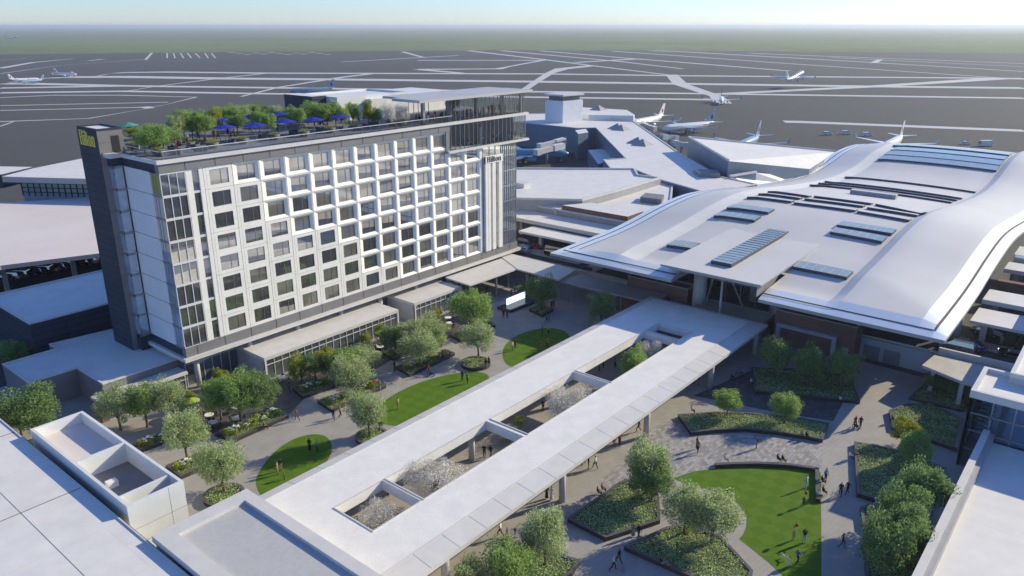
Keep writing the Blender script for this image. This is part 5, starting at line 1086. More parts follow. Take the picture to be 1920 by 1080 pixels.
def person_mesh(pose):
    # facing +Y; tags: 0 skin 1 top 2 bottom 3 hair 4 shoe
    V = {'pel': (0, 0, .96, (.15, .11), 2), 'wai': (0, 0, 1.12, (.13, .1), 1), 'che': (0, .01, 1.33, (.165, .115), 1), 'nkb': (0, 0, 1.48, .07, 1), 'nk': (0, .01, 1.54, .052, 0), 'hd': (0, .025, 1.63, (.078, .092), 0), 'hd2': (0, .02, 1.72, (.072, .085), 0)}
    J = {'sh': (.17, 0, 1.42), 'el': (.23, -.03, 1.14), 'wr': (.24, .07, .92), 'ha': (.24, .1, .85), 'hp': (.09, 0, .9), 'kn': (.1, .03, .5), 'an': (.1, -.02, .1), 'to': (.12, .14, .045)}
    L = {s: dict(J) for s in 'lr'}
    if pose == 'walk': L['l'].update(kn=(.1, .24, .53), an=(.1, .26, .1), to=(.12, .42, .06), el=(.23, -.14, 1.16), wr=(.22, -.16, .93), ha=(.22, -.15, .86)); L['r'].update(kn=(.1, -.06, .5), an=(.1, -.36, .17), to=(.12, -.24, .04), el=(.23, .08, 1.15), wr=(.21, .25, .97), ha=(.2, .29, .91))
    if pose == 'photo': L['l'].update(el=(.24, .2, 1.26), wr=(.08, .33, 1.5), ha=(.05, .36, 1.56)); L['r'].update(el=(.24, .2, 1.26), wr=(.08, .33, 1.5), ha=(.05, .36, 1.56))
    if pose == 'talk': L['r'].update(el=(.25, .02, 1.14), wr=(.17, .26, 1.18), ha=(.14, .32, 1.22)); L['l'].update(an=(.14, .06, .1), to=(.18, .2, .045))
    if pose == 'sit':
        V = {k: (x, y, z-.46, r, t) for k, (x, y, z, r, t) in V.items()}
        for s in 'lr': L[s] = {k: (x, y, z-.46) for k, (x, y, z) in J.items()}; L[s].update(hp=(.1, .06, .49), kn=(.12, .46, .5), an=(.12, .44, .1), to=(.13, .6, .045), el=(.24, .06, .7), wr=(.15, .3, .62), ha=(.12, .37, .6))
    if pose == 'robe':
        V.update(k1=(0, 0, .6, (.19, .16), 1), k2=(0, .01, .28, (.22, .19), 1), k3=(0, .02, .06, (.25, .22), 1))
    E = [('pel', 'wai'), ('wai', 'che'), ('che', 'nkb'), ('nkb', 'nk'), ('nk', 'hd'), ('hd', 'hd2')]
    if pose == 'robe': E += [('pel', 'k1'), ('k1', 'k2'), ('k2', 'k3')]
    R_ = {'sh': (.062, 1), 'el': (.046, 1), 'wr': (.03, 0), 'ha': ((.036, .02), 0), 'hp': (.1, 2), 'kn': (.066, 2), 'an': (.045, 2), 'to': ((.045, .035), 4)}
    for s, sg in (('l', -1), ('r', 1)):
        ks = ['sh', 'el', 'wr', 'ha'] if pose == 'robe' else list(J)
        for k in ks: x, y, z = L[s][k]; V[k+s] = (sg*x, y, z, R_[k][0], 1 if pose == 'robe' and k == 'wr' else R_[k][1])
        E += [('che', 'sh'+s), ('sh'+s, 'el'+s), ('el'+s, 'wr'+s), ('wr'+s, 'ha'+s)]
        if pose != 'robe': E += [('pel', 'hp'+s), ('hp'+s, 'kn'+s), ('kn'+s, 'an'+s), ('an'+s, 'to'+s)]
    nm, seg = skin_body(V, E)
    hz = V['hd'][2]
    b = MB(); b.v = [tuple(v.co) for v in nm.vertices]
    for p in nm.polygons:
        c = p.center; best, tg = 9, 0
        for a, q, t in seg:
            d = q-a; u = max(0, min(1, (c-a).dot(d)/max(1e-6, d.length_squared))); ds = (a+d*u-c).length
            if ds < best: best, tg = ds, t
        if c.z > hz-.05 and tg == 0 and abs(c.x) < .12 and (c.z > hz+.075 or c.y < V['hd'][1]-.02): tg = 3
        if pose != 'robe' and tg == 2 and c.z < .08: tg = 4
        b.f.append(tuple(p.vertices)); b.m.append(tg)
    hy = V['hd'][1]
    # face: nose, eyes, mouth, ears
    b.prism([(-.014, hy+.07), (.014, hy+.07), (.004, hy+.118), (-.004, hy+.118)], hz-.02, hz+.02, 0)
    for sx in (-1, 1):
        b.box(sx*.03-.012, sx*.03+.012, hy+.075, hy+.094, hz+.028, hz+.04, 3); b.box(sx*.078-.012, sx*.078+.012, hy-.02, hy+.015, hz-.02, hz+.035, 0)
    b.box(-.022, .022, hy+.07, hy+.092, hz-.048, hz-.04, 3)
    # fingers and thumb close below each palm
    for s, sg in (('l', -1), ('r', 1)):
        h = Vector((sg*L[s]['ha'][0], L[s]['ha'][1], L[s]['ha'][2])); w0 = Vector((sg*L[s]['wr'][0], L[s]['wr'][1], L[s]['wr'][2])); d = (h-w0).normalized()
        side = Vector((0, 1, 0)) if abs(d.z) > .6 else Vector((1, 0, 0)); side = (side-d*side.dot(d)).normalized(); cur = d.cross(side)*(-sg)
        for k, ln in enumerate((.075, .085, .08, .062)):
            o0 = h+side*(k-1.5)*.02+d*.015; b.tube([o0, o0+d*ln*.55, o0+d*ln*.9+cur*ln*.4], (.0095, .0085, .006), 5, 0)
        o0 = h-side*.03-d*.02; b.tube([o0, o0-side*.02+d*.03, o0-side*.018+d*.06+cur*.015], (.011, .009, .007), 5, 0)
    o = b.build('person', [M['skin_a'], M['cloth_grey'], M['cloth_navy'], M['hair_dark'], M['shoe']], None, smooth=True, local=True); me = o.data; bpy.data.objects.remove(o); bpy.data.meshes.remove(nm)
    return me
PM = {p: person_mesh(p) for p in ('stand', 'walk', 'photo', 'talk', 'sit', 'robe')}
npers = [0]
def person(x, y, pose, top, bot, label, rz=None, z0=0, sc=1.03, skin=None, hair='dark', group='people on the plaza', robe=None, at=None):
    i = npers[0]; npers[0] += 1
    q = at if at is not None else P(x, y, z0)
    o = bpy.data.objects.new('person', PM[pose]); COL.objects.link(o); o.location = q; o.rotation_euler.z = (i*2.4) % 6.28 if rz is None else rz; o.scale = (sc, sc, sc)
    sk = skin or 'abcab'[i % 5]
    for k, mname in enumerate(('skin_'+sk, 'cloth_'+top, 'cloth_'+bot, 'hair_'+hair, 'shoe')):
        o.material_slots[k].link = 'OBJECT'; o.material_slots[k].material = M[mname]
    return tag(o, label, 'person', group)
S_ = .5                                           # sitters on planter walls
PL = [(558, 789, 'walk', 'brown', 'brown', 'person in brown walking alone on the path by the cafe terrace'), (626, 788, 'walk', 'black', 'jeans', 'person in black shirt and jeans walking beside one in yellow'), (638, 782, 'walk', 'yellow', 'black', 'person in yellow shirt walking left of the middle lawn'),
 (543, 733, 'stand', 'black', 'black', 'person in black standing at the corner of the pavilion flower bed'), (740, 696, 'stand', 'black', 'black', 'person in dark clothes at the left tip of the upper path flower bed'), (804, 704, 'walk', 'red', 'navy', 'person in red top walking above the middle lawn'),
 (867, 714, 'stand', 'navy', 'black', 'left one of two people talking on the middle lawn'), (876, 719, 'talk', 'green', 'black', 'right one of two people talking on the middle lawn'), (747, 767, 'stand', 'khaki', 'khaki', 'person in camouflage colours alone on the middle lawn'), (712, 732, 'robe', 'grey', 'grey', 'person in long grey coat at the end of the lower path flower bed'),
 (911, 692, 'stand', 'black', 'khaki', 'person in black jacket and pale trousers by the round planter'), (917, 687, 'stand', 'black', 'black', 'person all in black by the round planter'), (961, 658, 'talk', 'white', 'grey', 'person in white top at the left rim of the round lawn'), (966, 653, 'stand', 'black', 'black', 'person in black at the left rim of the round lawn'),
 (1012, 658, 'stand', 'red', 'grey', 'left person in red on the round lawn'), (1026, 652, 'stand', 'red', 'navy', 'right person in red on the round lawn'), (1017, 628, 'stand', 'green', 'green', 'person in dark green at the top of the round lawn'), (1028, 627, 'stand', 'yellow', 'black', 'person in yellow at the top of the round lawn'),
 (944, 597, 'stand', 'black', 'black', 'left person in black below the lit fountain'), (951, 597, 'stand', 'brown', 'black', 'right person in brown below the lit fountain'), (1024, 606, 'walk', 'green', 'black', 'left one of two people walking above the round lawn'), (1029, 605, 'walk', 'blue', 'jeans', 'right one of two people walking above the round lawn'),
 (1034, 579, 'stand', 'black', 'black', 'left person in black at the square planter'), (1038, 577, 'stand', 'purple', 'black', 'right person in dark purple at the square planter'), (959, 553, 'stand', 'white', 'black', 'left person in white behind the lit fountain'), (965, 549, 'stand', 'white', 'black', 'right person in white behind the lit fountain'), (912, 552, 'stand', 'black', 'black', 'person in black under the entrance canopy'),
 (1142, 588, 'walk', 'black', 'black', 'left person in black beside the tree before the covered way'), (1149, 587, 'walk', 'navy', 'black', 'right person in navy beside the tree before the covered way'), (993, 521, 'stand', 'white', 'black', 'person in white under the white covered way roof'), (848, 590, 'stand', 'pink', 'black', 'person in pink by the short glass pavilion tables'),
 (581, 845, 'robe', 'black', 'black', 'person in long black gown on the small oval lawn'), (595, 846, 'stand', 'cyan', 'green', 'person in pale top beside the black gown on the oval lawn'), (521, 890, 'stand', 'khaki', 'khaki', 'person in beige on the small oval lawn'), (527, 883, 'talk', 'black', 'khaki', 'person in black top holding hands out on the oval lawn'),
 (908, 857, 'stand', 'black', 'black', 'left one of two people in black below the canopy opening'), (920, 858, 'walk', 'black', 'black', 'right one of two people in black below the canopy opening'), (1124, 696, 'stand', 'navy', 'black', 'person in navy in the far canopy opening'), (1131, 690, 'stand', 'black', 'black', 'person in black in the far canopy opening'), (1153, 690, 'stand', 'grey', 'black', 'person in grey in the far canopy opening'), (1018, 771, 'stand', 'navy', 'black', 'person in navy in the middle canopy opening'), (728, 930, 'stand', 'black', 'black', 'person in black in the near canopy opening'),
 (938, 1006, 'walk', 'white', 'black', 'person in white shirt walking along the canopy edge'), (1025, 935, 'robe', 'black', 'black', 'person in long black robe by the canopy column'), (1034, 938, 'robe', 'white', 'white', 'person in long white robe by the canopy column'), (1094, 872, 'walk', 'black', 'black', 'left one of three people under the canopy edge'), (1103, 880, 'stand', 'black', 'khaki', 'middle one of three people under the canopy edge'), (1116, 879, 'walk', 'white', 'black', 'right one of three people under the canopy edge, white top'),
 (1151, 837, 'stand', 'grey', 'green', 'person in grey under the canopy beside one in red'), (1161, 838, 'stand', 'red', 'black', 'person in dark red top with bare legs under the canopy edge'), (1197, 809, 'walk', 'black', 'black', 'person in black striding by the canopy column'), (1300, 719, 'stand', 'blue', 'khaki', 'person in blue under the far canopy end'), (1309, 723, 'stand', 'black', 'pink', 'person in black top and pale shorts under the far canopy end'),
 (1308, 850, 'walk', 'grey', 'navy', 'person in grey on the patterned paving'), (1306, 842, 'stand', 'red', 'black', 'person in red behind one in grey on the patterned paving'), (1418, 842, 'stand', 'black', 'grey', 'person in black alone on the patterned paving'), (1547, 902, 'stand', 'cyan', 'black', 'person in pale blue shirt by the straight seat wall'), (1575, 930, 'walk', 'black', 'black', 'left one of the couple in black on the right path'), (1588, 927, 'walk', 'black', 'navy', 'right one of the couple in black on the right path'), (1578, 1027, 'walk', 'navy', 'jeans', 'person in dark jacket and jeans on the right path'),
 (1510, 916, 'stand', 'white', 'white', 'person in white on the large lawn'), (1507, 1018, 'photo', 'black', 'cyan', 'person in black taking a photo on the large lawn'), (1494, 1058, 'walk', 'blue', 'black', 'person in blue shirt walking a dog on the large lawn'), (1346, 943, 'stand', 'grey', 'green', 'person in grey green on the curved path'), (1300, 992, 'stand', 'brown', 'brown', 'person in brown standing in the bed by the curved path'), (1187, 1006, 'robe', 'grey', 'grey', 'person in pale grey at the pointed bed'), (1197, 1011, 'walk', 'black', 'jeans', 'person in black and jeans at the pointed bed'), (1149, 1069, 'walk', 'cyan', 'black', 'person in mint shirt walking a dog at bottom centre'), (1160, 1057, 'walk', 'black', 'black', 'person in black walking behind the mint shirt'),
 (1602, 802, 'walk', 'brown', 'black', 'left person of the pair on the upper right path'), (1612, 803, 'walk', 'black', 'black', 'right person of the pair on the upper right path'), (1497, 777, 'walk', 'red', 'black', 'person in dark red in shade beside the bed tree'), (1420, 608, 'stand', 'black', 'black', 'person in black on the terminal landing'), (1381, 709, 'walk', 'blue', 'navy', 'person in blue pushing a stroller in the terminal shade'), (1390, 708, 'stand', 'pink', 'black', 'person in pink next to the stroller in the terminal shade')]
for x, y, po, tp, bt, lb in PL: person(x, y, po, tp, bt, lb, sc=1.12 if y > 700 else 1.08)
KIDS = [(533, 899, 'stand', 'red', 'black', 'child in red top on the small oval lawn'), (951, 1008, 'walk', 'purple', 'khaki', 'child in purple under the canopy edge'), (966, 1007, 'stand', 'blue', 'cyan', 'child in blue under the canopy edge'), (1487, 1013, 'stand', 'pink', 'khaki', 'child in pink with balloons on the large lawn'), (1506, 949, 'stand', 'navy', 'navy', 'child with a red balloon on the large lawn'), (1479, 1063, 'walk', 'white', 'white', 'girl in white beside the white dog on the lawn'), (1363, 932, 'stand', 'black', 'black', 'child in black at the edge of the large lawn')]
for x, y, po, tp, bt, lb in KIDS: person(x, y, po, tp, bt, lb, sc=.78)
SIT = [(566, 738, 'pink', 'grey', 'person in pink sitting on the pavilion flower bed wall'), (495, 805, 'black', 'black', 'person in black sitting on the cafe flower bed wall'), (826, 675, 'white', 'black', 'left one of three people sitting on the upper path flower bed'), (833, 673, 'pink', 'grey', 'middle one of three people sitting on the upper path flower bed'), (840, 670, 'white', 'red', 'right one of three people sitting on the upper path flower bed'), (1120, 929, 'black', 'black', 'left one of two people sitting on the bed by the canopy'), (1128, 923, 'brown', 'black', 'right one of two people sitting on the bed by the canopy'), (1240, 930, 'red', 'grey', 'person in orange red sitting at the corner of the bed right of the canopy'), (1358, 867, 'white', 'khaki', 'person in white sitting at the left end of the curved seat wall'), (1457, 867, 'black', 'black', 'left one of two people in black on the curved seat wall'), (1466, 868, 'black', 'black', 'right one of two people in black on the curved seat wall'), (1502, 821, 'pink', 'black', 'left one of two people sitting on the ivy bed front wall'), (1511, 824, 'black', 'black', 'right one of two people sitting on the ivy bed front wall'), (1540, 908, 'black', 'black', 'person in black sitting on the straight seat wall'), (1533, 935, 'white', 'black', 'person in white sitting low on the straight seat wall'), (1542, 928, 'black', 'black', 'person in black at the lower end of the straight seat wall'), (1239, 1062, 'black', 'cyan', 'left one of two people sitting at the bottom bed wall'), (1250, 1066, 'grey', 'pink', 'right one of two people sitting at the bottom bed wall'), (1592, 862, 'white', 'navy', 'left one of two people sitting on the right path bed'), (1602, 858, 'pink', 'black', 'right one of two people sitting on the right path bed'), (1672, 792, 'purple', 'black', 'person sitting at the tip of the stair tower bed'), (1636, 990, 'white', 'black', 'person in white in the scalloped seat niche'), (1574, 755, 'white', 'red', 'person in white sitting on the shaded bed wall'), (1407, 722, 'white', 'black', 'person in white sitting at the corner of the shaded bed'), (1296, 775, 'white', 'black', 'person in white sitting behind the ivy bed'), (1005, 588, 'red', 'black', 'person in red sitting on the square planter'),
 (383, 782, 'black', 'black', 'person in black at the back cafe table'), (395, 808, 'black', 'black', 'person in black at the front cafe table'), (706, 655, 'white', 'black', 'person in white at the pavilion door table'), (849, 612, 'black', 'black', 'person in black at the front table by the short pavilion')]
for i, (x, y, tp, bt, lb) in enumerate(SIT):
    cafe = i >= 26; person(x, y, 'sit', tp, bt, lb, rz=None if cafe else -2.2, z0=0 if cafe else .07, sc=1.05)
rr = random.Random(4); GR = 'guests on the hotel roof terrace'; COLS = ('black', 'black', 'navy', 'grey', 'white', 'brown', 'red', 'black')
for i in range(34):
    x = (250, 262, 318, 340, 352, 372, 385, 402, 428, 434, 440, 470, 505, 520, 545, 570, 598, 602, 606, 640, 655, 672, 684, 700, 716, 726, 742, 756, 762, 300, 308, 330, 410, 625)[i]; y = 300-.125*(x-292)-16-(i*5) % 14
    sit = i % 3 == 0; person(x, y, 'sit' if sit else ('stand', 'talk', 'walk')[i % 3], COLS[i % 8], COLS[(i*3+1) % 8], 'guest sitting on a low lounge seat on the hotel roof terrace' if sit else 'guest standing between planters on the hotel roof terrace', z0=ZR, sc=1.05, group='sitting '+GR if sit else 'standing '+GR)
for i in range(46):
    X = 103.5+i*.66+rr.random()*.3; Y = 107.8+rr.random()*4.5
    person(0, 0, ('stand', 'talk', 'stand', 'walk')[i % 4], COLS[i % 8], COLS[(i*3) % 8], 'guest standing under the glass rooftop pavilion of the hotel', at=Vector((X, Y, ZR)), group='guests in the rooftop pavilion')
for i in range(22):
    X = 112+i*1.02+rr.random()*.4; Y = 107.35+rr.random()*1.2
    person(0, 0, ('stand', 'talk', 'sit')[i % 3], ('black', 'white', 'grey', 'navy')[i % 4], COLS[(i*3) % 8], 'guest behind the glass of the lounge floor below the pavilion', at=Vector((X, Y, 30.47)), group='guests in the lounge floor')
person(1876, 648, 'walk', 'khaki', 'khaki', 'traveller in beige crossing the elevated road island at right', z0=4.14, sc=1.1, group=None); person(1906, 646, 'stand', 'black', 'black', 'traveller in black near the dark car on the elevated road', z0=4, group=None)
# strollers, dogs, balloons
def stroller(x, y, label):
    q = P(x, y, 0); t = thing('stroller', tuple(q), label, 'stroller'); b = MB()
    b.tube([(0, -.2, .45), (0, .3, .5), (0, .42, .72)], (.16, .22, .05), 10); b.build('seat', M['cloth_navy'], t, local=True); b = MB()
    for sx in (-.22, .22):
        b.bar((sx, -.3, .18), (sx, .55, .98), .03); b.bar((sx, .35, .18), (sx, -.05, .55), .03)
        for yy in (-.3, .35): b.tube([(sx-.02, yy, .12), (sx+.02, yy, .12)], (.12, .12), 12)
    b.bar((-.22, .55, .98), (.22, .55, .98), .03); b.build('frame', M['metal_dark'], t, local=True)
for x, y, lb in ((1606, 804, 'dark stroller between the pair on the upper right path'), (1374, 712, 'dark stroller pushed in the terminal shade'), (810, 705, 'small dark stroller pushed above the middle lawn')): stroller(x, y, lb)
def dog(x, y, mt, label, rz, sc=1.0):
    V = {'ch': (0, .22, .5, (.11, .14), 0), 'be': (0, -.05, .5, (.09, .1), 0), 'ru': (0, -.3, .52, (.09, .1), 0), 'nk': (0, .36, .64, .07, 0), 'hd': (0, .46, .76, .075, 0), 'mz': (0, .6, .72, .035, 0), 't1': (0, -.42, .55, .03, 0), 't2': (0, -.58, .68, .015, 0)}
    E = [('ch', 'be'), ('be', 'ru'), ('ch', 'nk'), ('nk', 'hd'), ('hd', 'mz'), ('ru', 't1'), ('t1', 't2')]
    for s, sg in (('l', -1), ('r', 1)):
        f = .08*sg
        V.update({'s'+s: (sg*.08, .24, .4, .05, 0), 'k'+s: (sg*.085, .24+f, .2, .03, 0), 'p'+s: (sg*.085, .26+f*1.6, .03, .032, 0), 'h'+s: (sg*.08, -.3, .42, .065, 0), 'n'+s: (sg*.09, -.22-f, .27, .04, 0), 'o'+s: (sg*.09, -.38-f, .18, .025, 0), 'q'+s: (sg*.09, -.34-f, .03, .03, 0), 'e'+s: (sg*.05, .42, .85, .02, 0)})
        E += [('ch', 's'+s), ('s'+s, 'k'+s), ('k'+s, 'p'+s), ('ru', 'h'+s), ('h'+s, 'n'+s), ('n'+s, 'o'+s), ('o'+s, 'q'+s), ('hd', 'e'+s)]
    nm, _ = skin_body(V, E); nm.materials.clear(); nm.materials.append(M[mt])
    o = bpy.data.objects.new('dog', nm); COL.objects.link(o); o.location = P(x, y, 0); o.rotation_euler.z = rz; o.scale = (sc, sc, sc); tag(o, label, 'dog')
dog(1470, 1049, 'cloth_white', 'white dog walking on the large lawn', 2.6, .85); dog(1169, 1070, 'cloth_grey', 'shaggy grey dog on a walk at bottom centre', -1.0, .8)
def balloon(x, y, z0, h, mt, label):
    q = P(x, y, z0); t = thing('balloon', (q.x, q.y, z0+h), label, 'balloon'); b = MB(); b.lathe((0, 0, 0), [(.03, -.22), (.12, -.14), (.19, 0), (.17, .12), (.08, .2), (.01, .22)], 14); b.build('envelope', M[mt], t, smooth=True, local=True)
    b = MB(); b.tube([(0, 0, -.22), (.1, 0, -.75), (.05, 0, -1.2)], (.012, .012, .012), 4); b.build('string', M['cloth_white'], t, local=True)
balloon(1490, 1013, 0, 2.0, 'cloth_red', 'red balloon held over the child in pink'); balloon(1486, 1013, 0, 1.8, 'cloth_yellow', 'yellow balloon held over the child in pink'); balloon(1508, 949, 0, 1.8, 'cloth_red', 'single red balloon on the large lawn')
# ------------------------------------------------------------------ road vehicles
def car_proto(kind):
    """length along +X; returns dict of part name -> list of meshes"""
    L, W_, hb, hr = {'sedan': (4.7, 1.82, .86, 1.45), 'van': (5.0, 1.95, 1.05, 1.85), 'suv': (4.7, 1.9, 1.0, 1.72), 'shuttle': (6.4, 2.2, 1.2, 2.6)}[kind]
    prof = {'sedan': [(-.5, .35), (-.5, .7), (-.46, .84), (-.3, .88), (.22, .84), (.42, .74), (.5, .6), (.5, .35)], 'van': [(-.5, .35), (-.5, .98), (-.45, 1.05), (.28, 1.05), (.44, .88), (.5, .66), (.5, .35)]}
    pf = prof['sedan' if kind == 'sedan' else 'van']; k = hb/(.86 if kind == 'sedan' else 1.05)
    b = MB(); rows = []
    for s, ins in ((-1, .05), (-.97, 0), (.97, 0), (1, .05)):
        n = len(b.v); rows.append(n)
        for x, z in pf: b.v.append((x*L*(1-ins*.4), s*W_/2, (z*k)*(1-ins*.5)+.02))
    m = len(pf)
    for r in range(3):
        for i in range(m):
            j = (i+1) % m; b.f.append((rows[r]+i, rows[r]+j, rows[r+1]+j, rows[r+1]+i)); b.m.append(0)
    b.f.append(tuple(rows[0]+i for i in reversed(range(m)))); b.m.append(0); b.f.append(tuple(rows[3]+i for i in range(m))); b.m.append(0)
    c = MB(); a0, a1, a2, a3 = {'sedan': (-.36, -.22, .08, .24), 'van': (-.48, -.44, .14, .36), 'suv': (-.48, -.4, .1, .28), 'shuttle': (-.49, -.47, .36, .44)}[kind]
    lo = [(a0*L, -W_*.46), (a3*L, -W_*.46), (a3*L, W_*.46), (a0*L, W_*.46)]; hi = [(a1*L, -W_*.38), (a2*L, -W_*.38), (a2*L, W_*.38), (a1*L, W_*.38)]
    c.v = [(x, y, hb*.97) for x, y in lo]+[(x, y, hr-.06) for x, y in hi]
    for i in range(4): j = (i+1) % 4; c.f.append((i, j, 4+j, 4+i)); c.m.append(0)
    rf = MB(); rf.prism([(x*1.0, y*1.02) for x, y in hi], hr-.06, hr, 0)
    wh = []
    for sx in (-.3, .31):
        for sy in (-1, 1):
            y = sy*W_*.44; t = MB(); t.tube([(sx*L, y-.12, .34), (sx*L, y+.12, .34)], (.34, .34), 16); rm_ = MB(); rm_.tube([(sx*L, y-.125, .34), (sx*L, y+.125, .34)], (.2, .2), 12); wh.append((t, rm_))
    lt = [];
    for sy in (-1, 1):
        h = MB(); h.box(L*.485, L*.503, sy*W_*.36-.17, sy*W_*.36+.17, hb*.62, hb*.76); lt.append(('headlight', h, 'frame_white'))
        q = MB(); q.box(-L*.504, -L*.49, sy*W_*.38-.14, sy*W_*.38+.14, hb*.66, hb*.88); lt.append(('tail_light', q, 'tail_light'))
    return b, c, rf, wh, lt
def make_car(kind, paint):
    r = thing('parked_car', (0, 0, 0), '', 'car'); b, c, rf, wh, lt = car_proto(kind)
    b.build('body', M[paint], r, local=True); c.build('window_band', M['car_glass'], r, local=True); rf.build('roof', M[paint], r, local=True)
    for t, rm_ in wh: w_ = t.build('wheel', M['tyre'], r, local=True); rm_.build('rim', M['metal'], w_, local=True)
    for nm, h, mt in lt: h.build(nm, M[mt], r, local=True)
    return r
CPROTO = {}
def car(kind, paint, loc, rz, label, group=None, cat='car', name='parked_car', lamps=False):
    if (kind, paint) not in CPROTO: r = CPROTO[(kind, paint)] = make_car(kind, paint)
    else: r = copy_tree(CPROTO[(kind, paint)])
    r.location = loc; r.rotation_euler.z = rz; r.name = name; tag(r, label, cat, group)
    if 'group' in r and not group: del r['group']
    return r
def U(x, y, z): return P(x, y, z)
RD = 'cars on the elevated road'
car('sedan', 'paint_steel', U(1848, 628, 4), -pi/2-.1, 'steel grey sedan on the far lane of the elevated road at right', RD); car('van', 'paint_steel', U(1789, 664, 4)+Vector((2.2, 0, 0)), pi/2, 'steel grey minivan with red tail light beside the parapet at right', RD); car('sedan', 'paint_navy', U(1810, 654, 4)+Vector((.6, -.6, 0)), pi/2-.1, 'dark navy sedan just behind the minivan at right', RD)
k = car('sedan', 'paint_black', U(1903, 668, 4), pi/2+.2, 'black car with a lit headlight at the right edge of the photo', RD)
for ch in k.children:
    if ch.name.startswith('headlight'): ch.data = ch.data.copy(); ch.data.materials[0] = M['headlight']; break
car('sedan', 'paint_red', U(1004, 464, 4), -2.2, 'red car on the elevated road behind the hotel corner', RD); car('suv', 'paint_navy', U(988, 459, 4), -1.5, 'dark blue vehicle beside the red car behind the hotel corner', RD); car('shuttle', 'paint_black', U(1046, 482, 4), -pi/2, 'dark shuttle bus on the elevated road left of the wave roof', RD, 'bus', 'shuttle_bus'); car('suv', 'paint_black', U(1352, 552, 4)+Vector((9, 0, 0)), .9, 'black vehicle seen under the raised porch roof of the terminal', RD); car('suv', 'paint_sky', U(979, 472, 4), 1.4, 'pale blue vehicle at the tip of the hotel lower slab', RD)
for i in range(13):
    x = 8+i*14.5; y = 527-.2*x
    car(('sedan', 'suv', 'van')[i % 3], ('paint_black', 'paint_white', 'paint_steel', 'paint_navy', 'paint_black')[i % 5], P(x, y, 0), 2.2, '%scar from the left in the row under the pinkish roof edge' % (ORD[i] if 0 < i < 10 else ('first ' if i == 0 else ('eleventh ', 'twelfth ', 'thirteenth ')[i-10])), 'cars parked under the pinkish roof')
VH = [(1551, 253, 'suv', 'left of three white vehicles near the long taxiway strip'), (1586, 252, 'van', 'middle of three white vehicles near the long taxiway strip'), (1625, 255, 'van', 'right of three white vehicles near the long taxiway strip'), (1810, 271, 'sedan', 'small white vehicle behind the far end of the wave roof'), (1848, 274, 'shuttle', 'large white vehicle behind the far end of the wave roof')]
for x, y, kd, lb in VH: r = car(kd, 'paint_white', P(x, y, 0), -.75, lb, 'white service vehicles on the apron', 'service vehicle', 'service_vehicle'); r.scale = (1.05, 1.05, 1.05)
